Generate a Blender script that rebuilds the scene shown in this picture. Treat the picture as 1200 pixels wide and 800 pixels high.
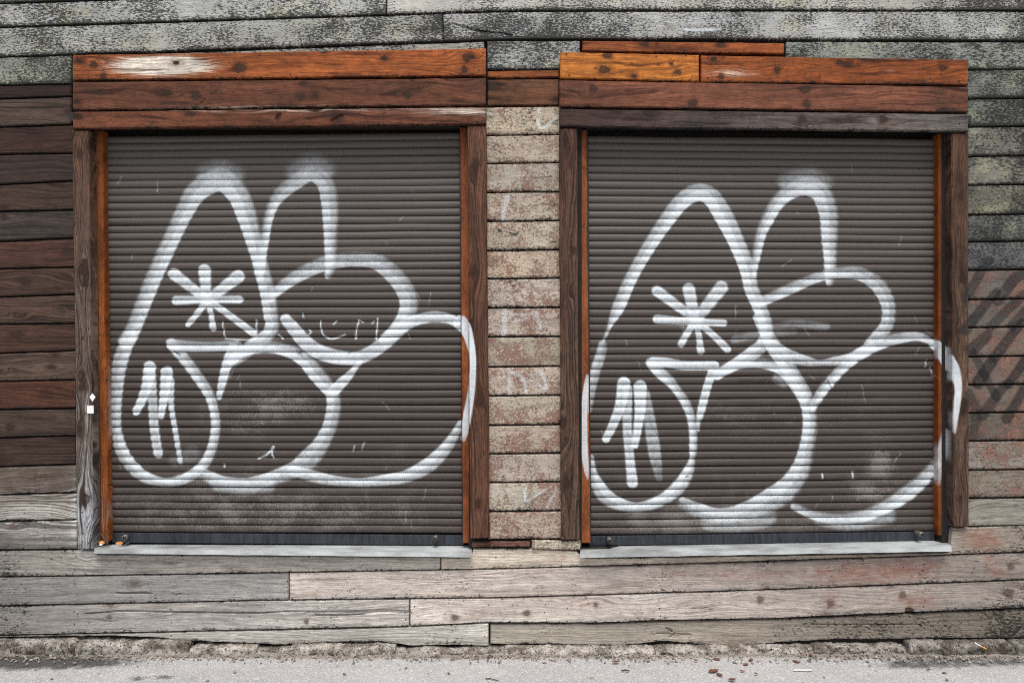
import bpy, bmesh, math, random
import numpy as np
from mathutils import Vector, noise as mnoise

for o in list(bpy.data.objects):
    bpy.data.objects.remove(o)
scene = bpy.context.scene
col = scene.collection
random.seed(7)
RNG = np.random.default_rng(7)

# ------------------------------------------------------------------ camera
D = 3.2            # metres from lens to wall face
S = 0.004          # metres per photo pixel on the wall face
EYE = 1.48
GZ = 0.036         # pavement level
cam_d = bpy.data.cameras.new('camera')
cam_d.sensor_width = 36.0
cam_d.lens = 24.0
cam_d.clip_end = 500
cam = bpy.data.objects.new('camera', cam_d)
cam.location = (0, -D, EYE)
cam.rotation_euler = (math.radians(90), 0, 0)
col.objects.link(cam)
scene.camera = cam

# ------------------------------------------------------------------ sky, sun, exposure
SUN_EL, SUN_AZ = math.radians(66), math.radians(176)   # high, behind the camera
world = bpy.data.worlds.new('World')
scene.world = world
world.use_nodes = True
wn = world.node_tree
wn.nodes.clear()
sky = wn.nodes.new('ShaderNodeTexSky')
sky.sky_type = 'NISHITA'
sky.sun_disc = False
sky.sun_elevation = SUN_EL
sky.sun_rotation = SUN_AZ
sky.air_density = 1.0
sky.dust_density = 4.0
sky.ozone_density = 1.0
hsv = wn.nodes.new('ShaderNodeHueSaturation')
hsv.inputs['Saturation'].default_value = 0.35
bg = wn.nodes.new('ShaderNodeBackground')
bg.inputs['Strength'].default_value = 0.09
wo = wn.nodes.new('ShaderNodeOutputWorld')
wn.links.new(sky.outputs[0], hsv.inputs['Color'])
wn.links.new(hsv.outputs[0], bg.inputs['Color'])
wn.links.new(bg.outputs[0], wo.inputs[0])
sun_d = bpy.data.lights.new('sun', 'SUN')
sun_d.energy = 1.5
sun_d.angle = math.radians(28)
sun_d.color = (1.0, 0.97, 0.92)
sun = bpy.data.objects.new('sun', sun_d)
sdir = Vector((math.sin(SUN_AZ) * math.cos(SUN_EL), math.cos(SUN_AZ) * math.cos(SUN_EL), math.sin(SUN_EL)))
sun.rotation_euler = sdir.to_track_quat('Z', 'Y').to_euler()
sun.location = (0, -6, 8)
col.objects.link(sun)
vs = scene.view_settings
vs.view_transform = 'Standard'
vs.look = 'None'
vs.gamma = 1.0
vs.use_curve_mapping = False
vs.exposure = 0.84
scene.cycles.filter_width = 1.05
scene.cycles.use_denoising = False
scene.cycles.max_bounces = 6
scene.cycles.diffuse_bounces = 3

# ------------------------------------------------------------------ helpers
def W(px, py, y=0.0):
    """wall measurements: photo pixel -> world point on the plane y"""
    k = (D + y) / D
    return (px - 600) * S * k, y, EYE + (400 - py) * S * k

def lin(c):
    out = []
    for v in c:
        v = v / 255.0
        out.append(v / 12.92 if v <= 0.04045 else ((v + 0.055) / 1.055) ** 2.4)
    return tuple(out)

def tag(o, label=None, cat=None, group=None, kind=None):
    if label: o['label'] = label
    if cat: o['category'] = cat
    if group: o['group'] = group
    if kind: o['kind'] = kind
    return o

def empty(name, loc):
    o = bpy.data.objects.new(name, None)
    o.empty_display_size = 0.1
    o.location = loc
    col.objects.link(o)
    return o

def link_mesh(name, me, mat, parent=None, origin=(0, 0, 0)):
    o = bpy.data.objects.new(name, me)
    if mat: me.materials.append(mat)
    col.objects.link(o)
    o.pass_index = random.randint(1, 3000)
    if parent is not None:
        o.parent = parent
        o.location = Vector(origin) - parent.location - (parent.parent.location if parent.parent else Vector((0, 0, 0)))
    else:
        o.location = origin
    return o

def mesh_np(name, verts, quads, smooth=False, tris=None):
    me = bpy.data.meshes.new(name)
    nv, nq = len(verts), len(quads)
    nt = 0 if tris is None else len(tris)
    me.vertices.add(nv)
    me.vertices.foreach_set('co', np.ascontiguousarray(verts, dtype=np.float32).ravel())
    me.loops.add(nq * 4 + nt * 3)
    li = np.asarray(quads, dtype=np.int32).ravel()
    if nt: li = np.concatenate([li, np.asarray(tris, dtype=np.int32).ravel()])
    me.loops.foreach_set('vertex_index', li)
    me.polygons.add(nq + nt)
    st = np.arange(nq, dtype=np.int32) * 4
    tot = np.full(nq, 4, dtype=np.int32)
    if nt:
        st = np.concatenate([st, nq * 4 + np.arange(nt, dtype=np.int32) * 3])
        tot = np.concatenate([tot, np.full(nt, 3, dtype=np.int32)])
    me.polygons.foreach_set('loop_start', st)
    me.polygons.foreach_set('loop_total', tot)
    me.update(calc_edges=True)
    me.validate()
    me.polygons.foreach_set('use_smooth', np.full(nq + nt, smooth, dtype=bool))
    return me

def fattr(me, name, vals):
    a = me.attributes.new(name, 'FLOAT', 'POINT')
    a.data.foreach_set('value', np.ascontiguousarray(vals, dtype=np.float32))

def cattr(me, name, rgb):
    a = me.attributes.new(name, 'FLOAT_COLOR', 'POINT')
    n = len(me.vertices)
    arr = np.ones((n, 4), dtype=np.float32)
    arr[:, :3] = rgb
    a.data.foreach_set('color', arr.ravel())

def noise1(x, seed, period):
    r = np.random.default_rng(seed).uniform(-1, 1, 4096)
    t = np.asarray(x, dtype=float) / period + 1000
    i = np.floor(t).astype(int)
    f = t - i
    f = f * f * (3 - 2 * f)
    return r[i % 4096] * (1 - f) + r[(i + 1) % 4096] * f

# ------------------------------------------------------------------ spray strokes (photo pixels on the wall)
def smooth_path(pts, sub=5):
    P = np.array([tuple(p) + (1.0,) * (4 - len(p)) for p in pts], dtype=float)
    if len(P) < 3:
        t = np.linspace(0, 1, 9)[:, None]
        return P[0] * (1 - t) + P[-1] * t
    E = np.vstack([2 * P[0] - P[1], P, 2 * P[-1] - P[-2]])
    out = []
    for i in range(1, len(E) - 2):
        p0, p1, p2, p3 = E[i - 1], E[i], E[i + 1], E[i + 2]
        for k in range(sub):
            t = k / sub
            out.append(0.5 * ((2 * p1) + (-p0 + p2) * t + (2 * p0 - 5 * p1 + 4 * p2 - p3) * t * t
                              + (-p0 + 3 * p1 - 3 * p2 + p3) * t ** 3))
    out.append(P[-1])
    out = np.array(out)
    out[:, 2] = np.maximum(out[:, 2], 0.4)
    out[:, 3] = np.clip(out[:, 3], 0, 1)
    return out

def stroke(pts, op=0.9, sn=2.0, sp=2.0, sub=5):
    path = smooth_path(pts, sub)
    if path[:, 2].max() > 2.2 and sn < 8:
        path[:, 2] *= .94
        op *= .94
    m = (path[:, 2] + max(sn, sp)).max() + 2
    bb = (path[:, 0].min() - m, path[:, 1].min() - m, path[:, 0].max() + m, path[:, 1].max() + m)
    return dict(path=path, op=op, sn=sn, sp=sp, bb=bb)

def eval_strokes(strokes, x, y):
    """coverage 0..1 at points; sn / sp = edge softness left / right of the stroke direction"""
    keep = np.ones_like(x)
    for s in strokes:
        b = s['bb']
        idx = np.nonzero((x > b[0]) & (x < b[2]) & (y > b[1]) & (y < b[3]))[0]
        if not len(idx): continue
        px, py = x[idx], y[idx]
        best = np.full(len(idx), -1e9)
        P = s['path']
        for i in range(len(P) - 1):
            ax, ay, aw, ao = P[i]
            bx, by, bw, bo = P[i + 1]
            dx, dy = bx - ax, by - ay
            L2 = dx * dx + dy * dy + 1e-9
            t = np.clip(((px - ax) * dx + (py - ay) * dy) / L2, 0, 1)
            rx, ry = px - (ax + t * dx), py - (ay + t * dy)
            d = np.sqrt(rx * rx + ry * ry)
            hw = aw + (bw - aw) * t
            op = ao + (bo - ao) * t
            c = dx * ry - dy * rx
            soft = np.where(c > 0, s['sp'], s['sn'])
            v = np.clip((hw + soft * 0.5 - d) / soft, 0, 1)
            v = v * v * (3 - 2 * v)
            # a spray line is a little thinner in its middle than at its crisp rim
            side = np.where(c > 0, 1.0, -1.0) * np.clip(d / np.maximum(hw, .5), 0, 1)
            crisp = side if s['sp'] < s['sn'] else (-side if s['sn'] < s['sp'] else np.abs(side))
            v *= op * (0.74 + 0.26 * crisp)
            best = np.maximum(best, v)
        if s['op'] > .3 and P[:, 2].max() > 1.5:
            vary = noise1(px + py * .6, int(abs(P[0, 0] * 7 + P[0, 1])), 38) * .5 + noise1(px * .7 - py, int(abs(P[0, 0] + 3)), 17) * .5
            best = best * (.95 + .16 * vary)
        keep[idx] *= 1 - np.clip(best, 0, 1) * s['op']
    return 1 - keep

def blobs(specs, x, y):
    v = np.zeros_like(x)
    for cx, cy, rx, ry, a in specs:
        v += a * np.exp(-(((x - cx) / rx) ** 2 + ((y - cy) / ry) ** 2))
    return v

PAINT = [
 # ---- left shutter
 stroke([(147,400,8.5),(152,397,8.5),(161,375,9),(181,325,9.5),(204,275,10),(218,246,11),(232,224,13),(258,211,14,.9),(278,227,13),(288,250,12),(297,280,10),(304,305,9),(308,322,9),(314,345,9),(317,368,8.5),(319,382,8),(312,394,8),(300,402,8),(286,413,8),(272,423,7)], .86, 5, 2.2),
 stroke([(152,392,8.5),(141,425,9,.85),(138,450,7.5,.8),(136.5,475,6.5,.8),(136.5,500,6,.8),(139,513,6.5,.9),(142,525,7.5),(149,538,7.5),(160,551,7.5),(174,560,6.5),(195,565,5.5),(215,561,6),(232,551,6),(243,538,6),(250,520,5.5),(253,500,5.5),(251,479,5.5),(245,461,6),(232,441,6.5),(217,421,6.5),(206,408,7),(201,402,6)], .88, 2.5, 3.2),
 stroke([(201,403,6),(225,406,6.5),(252,406,6),(278,405,6.5)], .93, 2.5, 2),
 stroke([(273,407,6),(267,425,6),(261,447,5),(257,465,3)], .9),
 stroke([(271,424,5),(285,412,6),(302,407,7),(320,407,7),(340,412,7.5),(357,422,8.5),(370,437,9.5),(382,451,9),(389,460,8),(391,476,8.5,.8),(387,497,8.5,.75),(381,511,9,.85),(374,523,10,.8),(362,537,12,.7),(348,548,10,.75),(332,555,9,.85),(315,561,8),(300,565,8,.85),(287,566,7,.8),(262,564,7,.8),(245,558,7,.7),(232,551,6,.5)], .9, 5, 2),
 stroke([(255,566,8),(285,571,7),(315,569,6)], .35, 8, 8),
 stroke([(335,374,6.5),(346,387,8),(357,400,8.5),(370,410,9),(382,415,9),(400,419,8.5),(420,419,8),(436,412,8),(450,402,8.5),(464,389,8.5),(478,379,7),(495,373,6.5),(512,371,6.5),(528,374,6),(540,381,6)], .84, 2.5, 2.5),
 stroke([(342,551,6),(362,556,7),(382,561,6.5),(405,564,5.5),(425,565,5.5),(450,562,6.5),(475,558,7.5),(500,546,9),(517,531,8),(530,514,6,.85),(540,496,4,.8)], .88, 2, 3),
 stroke([(540,378,9),(546,386,7),(551,402,5),(554,420,4),(553.5,445,4),(551,467,4.5),(547.5,487,5),(545,505,4,.9),(543,514,3,.6)], .93, 1.6, 1.6),
 stroke([(318,349,5),(322,343,6),(345,326,7.5,.8),(370,313,8.5,.7),(390,307,9,.65),(412,304,9,.6),(438,306,9.5,.7),(458,319,10.5,.75),(473,337,11,.8),(479,355,11,.85),(475,371,10),(464,386,8),(451,398,7)], .92, 5, 1.8),
 stroke([(304,318,6.5),(306,304,6),(310,286,5),(314,262,5),(320,242,6),(330,227,8,.75),(345,215,9,.7),(365,204,9,.8),(381,215,10,.75),(386,237,10,.85),(387,262,8.5),(387,287,7),(387,310,6),(384,323,3.5)], .88, 6, 2),
 stroke([(345,201,9),(367,190,9),(385,199,8)], .28, 12, 8),
 stroke([(240,203,9),(260,198,10),(278,205,8)], .3, 12, 8),
 stroke([(391,458,7),(402,447,6),(410,439,4.5),(417,430,3),(422,424,3)], .88),
 # star
 stroke([(240,317,7.5),(242,350,5.5)], .93, 3, 3), stroke([(204,321,7),(243,351,5)], .93, 3, 3),
 stroke([(279,324,8),(243,352,5)], .88, 2.6, 2.6), stroke([(207,352,5.5),(243,351,4)], .92),
 stroke([(243,351,4),(281,351,4.5)], .93), stroke([(243,352,4),(231,368,3.5),(221,380,3.2)], .95),
 stroke([(244,352,4),(248,370,3),(250,384,4)], .95), stroke([(245,352,4),(270,370,4),(297,390,4.5)], .95),
 # teeth
 stroke([(176,430,7.5),(173,450,6.5),(167,468,5.5),(160,482,4.5)], .92), stroke([(177,436,6),(179,462,5.5,.8),(181,500,5.5,.85),(186,531,5.5)], .85),
 stroke([(196,436,7.5),(193,462,5.5),(189,488,3.5)], .93), stroke([(200,446,5),(201,474,3.2),(205,500,3),(212,541,2.6)], .85),
 stroke([(205,540,5),(225,532,9)], .12, 10, 10),
 # scratched letters
 stroke([(261,377,.7),(264,395,.7)], .75, 1, 1), stroke([(265,397,.6),(285,398,.6),(300,398,.6)], .7, 1, 1), stroke([(301,375,.8),(301,396,.8)], .7, 1, 1),
 stroke([(327,392,.7),(332,397,.7)], .9, 1, 1), stroke([(376,376,.7),(377,387,.7),(381,394,.8),(390,397,.8),(405,392,.8)], .85, 1, 1), stroke([(391,380,.6),(395,376,.6)], .8, 1, 1),
 stroke([(421,375,.7),(418,387,.7),(417,397,.8)], .85, 1, 1), stroke([(421,375,.6),(426,378,.6)], .8, 1, 1), stroke([(436,379,.6),(439,376,.6)], .8, 1, 1), stroke([(443,373,.7),(442,385,.7),(441,397,1)], .85, 1, 1),
 stroke([(362,386,.6),(365,389,.7),(361,393,.7)], .8, 1, 1), stroke([(355,367,.6),(356,372,.6)], .6, 1, 1),
 stroke([(303,537,.7),(312,533,.8),(318,527,1),(321,523,1),(319,530,.8),(321,536,.8)], .9, 1, 1),
 stroke([(416,522,.6),(414,528,.6)], .6, 1, 1), stroke([(427,518,.6),(424,527,.6)], .5, 1, 1), stroke([(263,543,.6),(263,547,.6)], .8, 1, 1),
 # ---- right shutter
 stroke([(707,399,1.5,.7),(713,385,2.2,.8),(717,376,4),(725,359,7.5),(740,325,7.5),(760,290,8),(780,260,9),(799,236,10),(817,226,10.5),(833,231,11),(847,252,11.5),(862,282,10),(875,314,9.5),(880,338,8.5),(888,356,8.5),(895,374,8.5),(898,390,8),(893,404,8),(880,415,8.5),(861,427,7),(843,437,6)], .93, 3.2, 2),
 stroke([(706,404,5,.7),(704,415,6,.8),(697,437,6,.8),(693,462,4,.7),(691,482,2,.6)], .85, 3, 2.5),
 stroke([(688.5,440,1.5,.7),(686.5,455,3),(684.5,480,4),(684,505,4.5),(685,530,4),(687,549,3,.8),(688.5,560,1,.6)], .93, 1.5, 1.5),
 stroke([(693,535,2.5,.7),(695,552,4,.85),(701,569,8),(711,582,9,.85),(726,590,7.5),(745,594,6),(767,589,6.5),(785,579,7.5),(799,565,8),(808,548,5.5),(811,536,3,.8),(812,526,4.5),(812,507,4.5),(809,487,5),(802,470,5.5),(793,457,5),(785,447,6),(774,437,7),(763,425,6.5)], .9, 2.5, 3.5),
 stroke([(765,424,6),(782,425,6),(802,428,5.5),(837,428,5.5)], .93),
 stroke([(834,436,5),(828,455,5),(821,482,4.5),(818,494,2.5,.7),(818,503,2,.6)], .9),
 stroke([(840,439,6),(862,428,5.5),(887,426,5.5),(902,428,6),(916,432,8),(928,443,9),(938,458,8.5),(946,476,8),(948,500,8,.9),(944,525,8.5,.85),(937,550,11,.85),(923,570,13,.85),(906,583,14,.8),(884,594,12,.85),(860,602,10,.85),(838,603,9,.8),(817,597,9,.75),(800,588,6,.6)], .93, 7, 2),
 stroke([(830,612,8),(865,613,9),(900,606,9)], .3, 10, 8),
 stroke([(889,372,7),(905,404,9),(917,421,9.5),(930,441,9),(943,461,8)], .72, 3, 2),
 stroke([(899,401,6,.8),(912,410,8,.85),(925,417,7.5,.85),(945,423,6,.9),(960,425,3.5,.7),(977,423,5),(995,420,6),(1008,414,7),(1020,408,7)], .9, 2, 3),
 stroke([(951,478,4),(962,460,6),(975,444,6),(988,430,6),(1002,418,7),(1018,409,6.5),(1034,402,6.5),(1050,397,6.5,.85),(1072,394,5.5,.85),(1086,398,4.5,.85),(1096,405,4)], .9, 2.5, 2),
 stroke([(1096,404,7),(1104,412,7.5),(1111,423,9),(1119,436,7),(1123,452,4.5),(1122,470,4),(1120,490,3),(1119,506,1.5,.7)], .85, 2, 2),
 stroke([(1107,505,3),(1104,530,6),(1100,550,6,.6),(1098,565,4,.4)], .75, 3, 3),
 stroke([(1096,544,6,.7),(1080,563,8),(1062,578,9),(1040,592,8),(1012,604,7,.85),(980,608,6,.85),(952,603,5,.9),(930,593,4,.8)], .86, 3, 5),
 stroke([(960,608,6),(1000,612,8),(1040,604,8)], .3, 8, 8),
 stroke([(889,354,6),(900,350,6),(925,339,6.5,.85),(950,328,6,.8),(968,322,6,.85),(985,320,6.5),(1007,321,8,.75),(1026,332,9,.75),(1037,348,9,.85),(1041,365,8,.85),(1038,382,8,.85),(1027,396,8,.8),(1018,405,7,.8)], .92, 4, 1.8),
 stroke([(883,324,2.5),(886,302,4.5),(892,274,6),(900,257,7),(911,238,8),(926,225,9),(945,219,11),(961,226,12,.85),(970,250,11,.85),(971,275,9.5,.9),(972,300,7.5),(972,318,6.5),(971,331,4)], .93, 6, 2),
 stroke([(920,213,8),(946,206,9),(966,214,8)], .35, 12, 8),
 stroke([(906,383,3,.4),(930,379,4,.6),(968,383,4)], .28, 5, 5), stroke([(860,398,4),(890,392,4),(930,388,4,.4)], .22, 5, 5),
 stroke([(910,443,5),(918,448,5)], .3, 6, 6),
 stroke([(770,341,6.5),(815,374,5)], .95, 3, 3), stroke([(807,339,7.5),(814,374,6)], .9, 3, 3), stroke([(845,337,8),(816,374,6)], .9, 3.5, 3.5),
 stroke([(770,374,5.5),(815,377,4)], .95), stroke([(815,377,4),(848,378.5,4)], .95), stroke([(815,376,4.5),(804,392,4),(798,403,4)], .95),
 stroke([(816,376,4),(819,395,3.5),(821,411,4.5)], .95), stroke([(816,376,4),(835,392,4),(852,409,4.5)], .95),
 stroke([(731,449,8),(727,474,6.5),(718,498,5.5),(710,514,4.5)], .93), stroke([(735,456,6,.8),(735,500,5.5,.8),(738,538,5.5,.9),(741,565,6.5)], .85, 2.5, 2.5),
 stroke([(750,453,8),(750,478,6.5),(747,503,5),(744,521,4)], .93), stroke([(756,460,5,.6),(762,498,7,.7),(767,530,7.5,.75),(772,560,4,.3)], .62, 3, 3),
 stroke([(1085,421,.5),(1083,430,.5)], .6, 1, 1), stroke([(1089,430,.5),(1092,440,.5)], .5, 1, 1), stroke([(963,555,.7),(963,560,.7)], .8, 1, 1), stroke([(999,552,.7),(999,560,.7)], .8, 1, 1),
 # ---- chalk on the pier boards
 stroke([(632,128,1.6),(630,142,1.6),(634,150,1.8),(643,146,1.4),(653,136,1.4)], 0.54, 2, 2),
 stroke([(594,232,3.2),(591,246,3),(589,258,2.2)], 0.58, 2.5, 2.5),
 stroke([(591,365,3),(591,380,3.4),(590,394,3)], 0.50, 3, 3), stroke([(593,366,2),(612,369,1.5),(629,366,2)], 0.36, 2.5, 2.5), stroke([(629,366,2),(633,384,2)], 0.40, 2.5, 2.5), stroke([(600,378,1.5),(620,372,1.5)], 0.29, 2, 2),
 stroke([(597,436,2),(597,462,2)], 0.36, 2, 2), stroke([(600,436,1.8),(612,442,1.8),(617,460,2)], 0.43, 2, 2), stroke([(634,435,1.6),(640,454,1.8),(630,450,1.5)], 0.47, 2, 2), stroke([(610,445,1.6),(628,446,1.4)], 0.29, 2, 2),
 stroke([(616,572,1.4),(615,583,1.5),(618,587,1.8),(628,580,1.6),(640,573,1.2)], 0.54, 1.5, 1.5), stroke([(652,574,1.2),(641,594,1.5)], 0.40, 1.5, 1.5), stroke([(596,572,1),(597,577,1)], 0.36, 1.5, 1.5),
 # paint smear on the grey upper boards
 stroke([(802,35,1),(830,35,1.6),(845,34,1)], .8, 2, 2), stroke([(812,27,1),(860,22,1)], .3, 2, 2),
]
rs_ = random.Random(3)
for k_ in range(60):
    x_ = rs_.uniform(135, 530) if k_ % 2 else rs_.uniform(700, 1085)
    y_ = rs_.uniform(180, 615); l_ = rs_.uniform(2, 16); a_ = rs_.gauss(1.5, .5)
    PAINT.append(stroke([(x_, y_, .35), (x_ + math.cos(a_) * l_, y_ + math.sin(a_) * l_, .35)], rs_.uniform(.1, .4), 1, 1))
INK = [
 # thin marker writing on the right shutter
 stroke([(865,444,.6),(868,444,.6),(865,448,.6),(869,448,.6)], .8, 1, 1), stroke([(871,445,.6),(870,448,.6),(873,447,.6),(873,445,.6)], .8, 1, 1), stroke([(876,445,.6),(875,448,.6),(878,448,.6),(879,443,.6)], .8, 1, 1), stroke([(881,445,.6),(880,448,.6),(883,448,.6),(883,445,.6)], .8, 1, 1),
 stroke([(887,445,.6),(888,448,.6),(890,445,.6),(889,450,.6)], .8, 1, 1), stroke([(892,445,.6),(891,450,.6)], .8, 1, 1), stroke([(894,447,.6),(897,443,.6),(894,450,.6)], .8, 1, 1), stroke([(900,446,.6),(903,446,.6)], .8, 1, 1), stroke([(905,447,.6),(908,445,.6),(911,447,.6)], .8, 1, 1),
 stroke([(940,446,.6),(944,445,.6)], .7, 1, 1), stroke([(947,446,.6),(949,444,.6),(951,447,.6)], .7, 1, 1), stroke([(953,446,.6),(956,444,.6),(957,448,.6),(962,443,.6),(968,444,.6)], .7, 1, 1),
 stroke([(970,446,.8),(973,453,.8),(975,458,.8)], .8, 1, 1), stroke([(977,458,.6),(981,457,.6),(985,459,.6),(989,457,.6),(993,459,.6),(990,466,.7)], .8, 1, 1), stroke([(956,474,.7),(961,470,.7)], .8, 1, 1),
 stroke([(348,410,.6),(351,415,.6),(353,411,.6),(354,418,.6)], .8, 1, 1), stroke([(408,415,.6),(411,412,.6)], .7, 1, 1), stroke([(205,412,1.2),(212,416,1)], .9, 1, 1), stroke([(803,558,.9),(806,557,.9)], .9, 1, 1),
 # broad dark diagonal bars sprayed on the boards right of the shutters
 stroke([(1132,350,6),(1150,318,6),(1160,305,5)], .7, 2.6, 2.6), stroke([(1170,352,7),(1188,328,7),(1204,318,6)], .75, 2.6, 2.6),
 stroke([(1132,386,7),(1154,358,6),(1168,342,5)], .75, 2.6, 2.6), stroke([(1160,384,6),(1182,362,6),(1200,345,6)], .7, 2.6, 2.6), stroke([(1186,382,6),(1204,362,6)], .7, 2.6, 2.6),
 stroke([(1138,410,8),(1156,394,7)], .7, 2.6, 2.6), stroke([(1166,418,7),(1186,392,6),(1198,378,5)], .7, 2.6, 2.6), stroke([(1146,448,8),(1162,424,7)], .75, 2.6, 2.6), stroke([(1182,450,6),(1204,418,6)], .8, 2.6, 2.6),
 stroke([(1140,412,5),(1152,436,5),(1168,466,5)], .65, 2.6, 2.6), stroke([(1152,486,7),(1170,460,6),(1182,448,5)], .7, 2.6, 2.6), stroke([(1180,490,7),(1194,466,6),(1206,446,6)], .8, 2.6, 2.6), stroke([(1136,462,6),(1144,484,7),(1140,512,6)], .6, 5, 5),
 # tar specks on the pier board
 stroke([(585,270,2),(586,271,2)], .9, 1, 1), stroke([(597,273,1.2),(603,275,1.6),(608,272,1.2)], .9, 1, 1), stroke([(646,284,1.2),(652,283,1.2)], .8, 1, 1), stroke([(634,208,.6),(647,207,.7)], .9, 1, 1),
]
# torn, split and drilled wood: these press the surface in
CARVE = [
 stroke([(100,719,.8),(125,717,1),(140,716,1.2),(165,716,1),(200,717,1.2),(248,717.5,1.2),(300,718,1),(340,716,1),(380,716.5,1.2),(420,716,1.6),(450,715.5,2),(479,717,2)], 1, 1, 1),
 stroke([(370,720.5,.8),(410,720,1),(440,718,1)], 1, 1, 1), stroke([(137,694.5,.8),(150,695,1.3),(165,694.5,1.3),(178,695,.8)], .9, 1, 1), stroke([(205,697,.7),(211,695.5,.8)], .8, 1, 1),
 stroke([(1064,715,3.4),(1068,716,3.4)], 1, 1.2, 1.2), stroke([(532,28,.8),(545,32,1.2),(560,36,1),(580,38,.9),(600,41,.9)], .9, 1, 1),
 stroke([(340,668,.6),(341,676,.8)], .5, 1, 1), stroke([(770,742,.8),(810,743,.8)], .8, 1, 1), stroke([(782,736,1.4),(787,739,1.6)], .9, 1, 1), stroke([(786,746,1.2),(791,742,1.4)], .9, 1, 1),
 stroke([(950,731,.6),(1080,731.5,.6)], .7, 1, 1), stroke([(685,697,.7),(687,703,.8)], .6, 1, 1),
 stroke([(240,116,.9),(236,121,.9)], .4, 1, 1), stroke([(388,142,1.5),(400,136,1.8)], .5, 1.5, 1.5), stroke([(323,140,1),(328,134,1.4)], .5, 1.5, 1.5),
]
# residue of old red paint, bleached wood, mildew with vignette darkening painted in at corners and edges: (cx, cy, rx, ry, amount)
RED = [(790,672,40,8,.35),(880,672,45,10,.5),(1000,672,60,14,.9),(1070,665,40,12,.8),(1150,632,22,12,1.0),(1170,668,14,10,.6),(1160,650,8,14,.5),(1075,703,30,10,.8),(975,702,14,9,.7),(1030,710,14,8,.4),
       (640,668,30,7,.3),(560,718,26,8,.4),(620,700,30,7,.35),(690,708,40,8,.4),(850,700,20,6,.3),(1040,140,80,14,.2),(655,652,14,6,.5),(780,662,30,4,.5),(480,665,30,3,.25),(540,700,50,4,.35)]
BLEACH = [(190,77,50,11,2.0),(330,128,160,4,.5),(100,590,14,60,.6),(100,630,14,30,.4),(545,131,50,5,.55),(860,86,30,5,.35),(1045,83,6,2,.3),(100,480,12,20,.25),
          (40,600,80,30,.5)]
MILDEW_SHADE = [(100,80,26,16,.35),(120,110,40,14,.35),(250,106,50,13,.4),(480,108,50,12,.25),(545,78,14,14,.35),(840,80,14,16,.4),(930,78,40,14,.35),(1110,80,30,18,.35),(1080,118,60,14,.25),(800,140,160,10,.3),(150,140,40,8,.3),(320,136,60,6,.25),(0,0,120,60,.3),(1200,0,150,60,.3),(1200,120,60,120,.12),(1200,260,50,110,.12),(1000,735,90,14,.55),(1180,735,120,24,.45),(1200,700,60,60,.3),(0,690,40,70,.4),(0,200,50,140,.2),(640,45,60,20,.3),(400,35,90,14,.3),(560,30,60,20,.25)]

# knots as measured: (x, y, rx, ry)
KNOTS = [(110,76,5,4),(121,89,5,4),(281,80,8,6),(547,68,6,7),(544,82,4,6),(230,112,6,5),(355,98,4,3),(352,113,6,5),(478,112,5,5),(483,92,4,3),(92,137,5,4),(223,134,8,4),(326,137,4,5),(394,141,8,5),
 (708,82,9,6),(712,65,6,4),(787,75,3,3),(794,85,6,4),(845,90,4,4),(911,82,5,6),(984,73,5,3),(1105,80,6,4),(695,104,5,4),(812,121,6,5),(945,122,7,6),(943,105,8,5),(688,124,3,2),(760,131,7,4),(940,141,7,5),(1035,140,6,5),
 (845,53,7,4),(755,52,8,4),(577,101,8,5),(1182,695,6,5),(891,702,5,5),(973,707,5,5),(1058,697,4,4),(1066,715,4,4),(617,718,5,4),(128,723,3,3),(359,728,3,3),(533,723,6,5),(698,708,4,4),(1185,664,4,4),
 (30,331,7,5),(79,294,7,5),(5,254,4,4),(82,131,6,4),(33,556,9,4),(53,460,7,5),(20,392,8,4),(15,615,5,4),(70,215,6,4),(45,172,6,4),(60,430,8,4),(12,500,6,4),
 (93,180,5,7),(97,316,6,8),(97,452,5,7),(558,192,5,7),(556,318,5,7),(562,470,5,7),(665,176,5,12),(672,293,4,6),(660,496,5,7),(664,566,5,8),(1128,326,4,6),(1126,230,5,7),(1128,480,5,8),(1125,585,4,7),(560,590,5,8),(100,585,6,9)]
KN_ST = [dict(bb=(x - 3.2 * max(rx, ry) - 4, y - 3.2 * max(rx, ry) - 4, x + 3.2 * max(rx, ry) + 4, y + 3.2 * max(rx, ry) + 4)) for (x, y, rx, ry) in KNOTS]
def eval_knots(x, y, vertical):
    core = np.zeros_like(x); disp = np.zeros_like(x)
    for (cx, cy, rx, ry) in KNOTS:
        dx, dy = (x - cx), (y - cy)
        m = (np.abs(dx) < 60) & (np.abs(dy) < 60)
        if not m.any(): continue
        dx, dy = dx[m], dy[m]
        ang = np.arctan2(dy / ry, dx / rx)
        r = np.sqrt((dx / rx) ** 2 + (dy / ry) ** 2) * (1 + .12 * np.sin(3 * ang + cx) + .07 * np.sin(7 * ang + cy))
        core[m] = np.maximum(core[m], np.clip((2.1 - r) / 2.1, 0, 1) * (.78 + .26 * ((cx * 7 + cy * 13) % 10) / 10))
        if vertical: d, a = dx, np.exp(-((dy / (ry * 5.0)) ** 2 + (dx / (rx * 2.3)) ** 2))
        else: d, a = -dy, np.exp(-((dx / (rx * 5.0)) ** 2 + (dy / (ry * 2.3)) ** 2))
        disp[m] -= d * S * a * .9
    return core, disp

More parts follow.
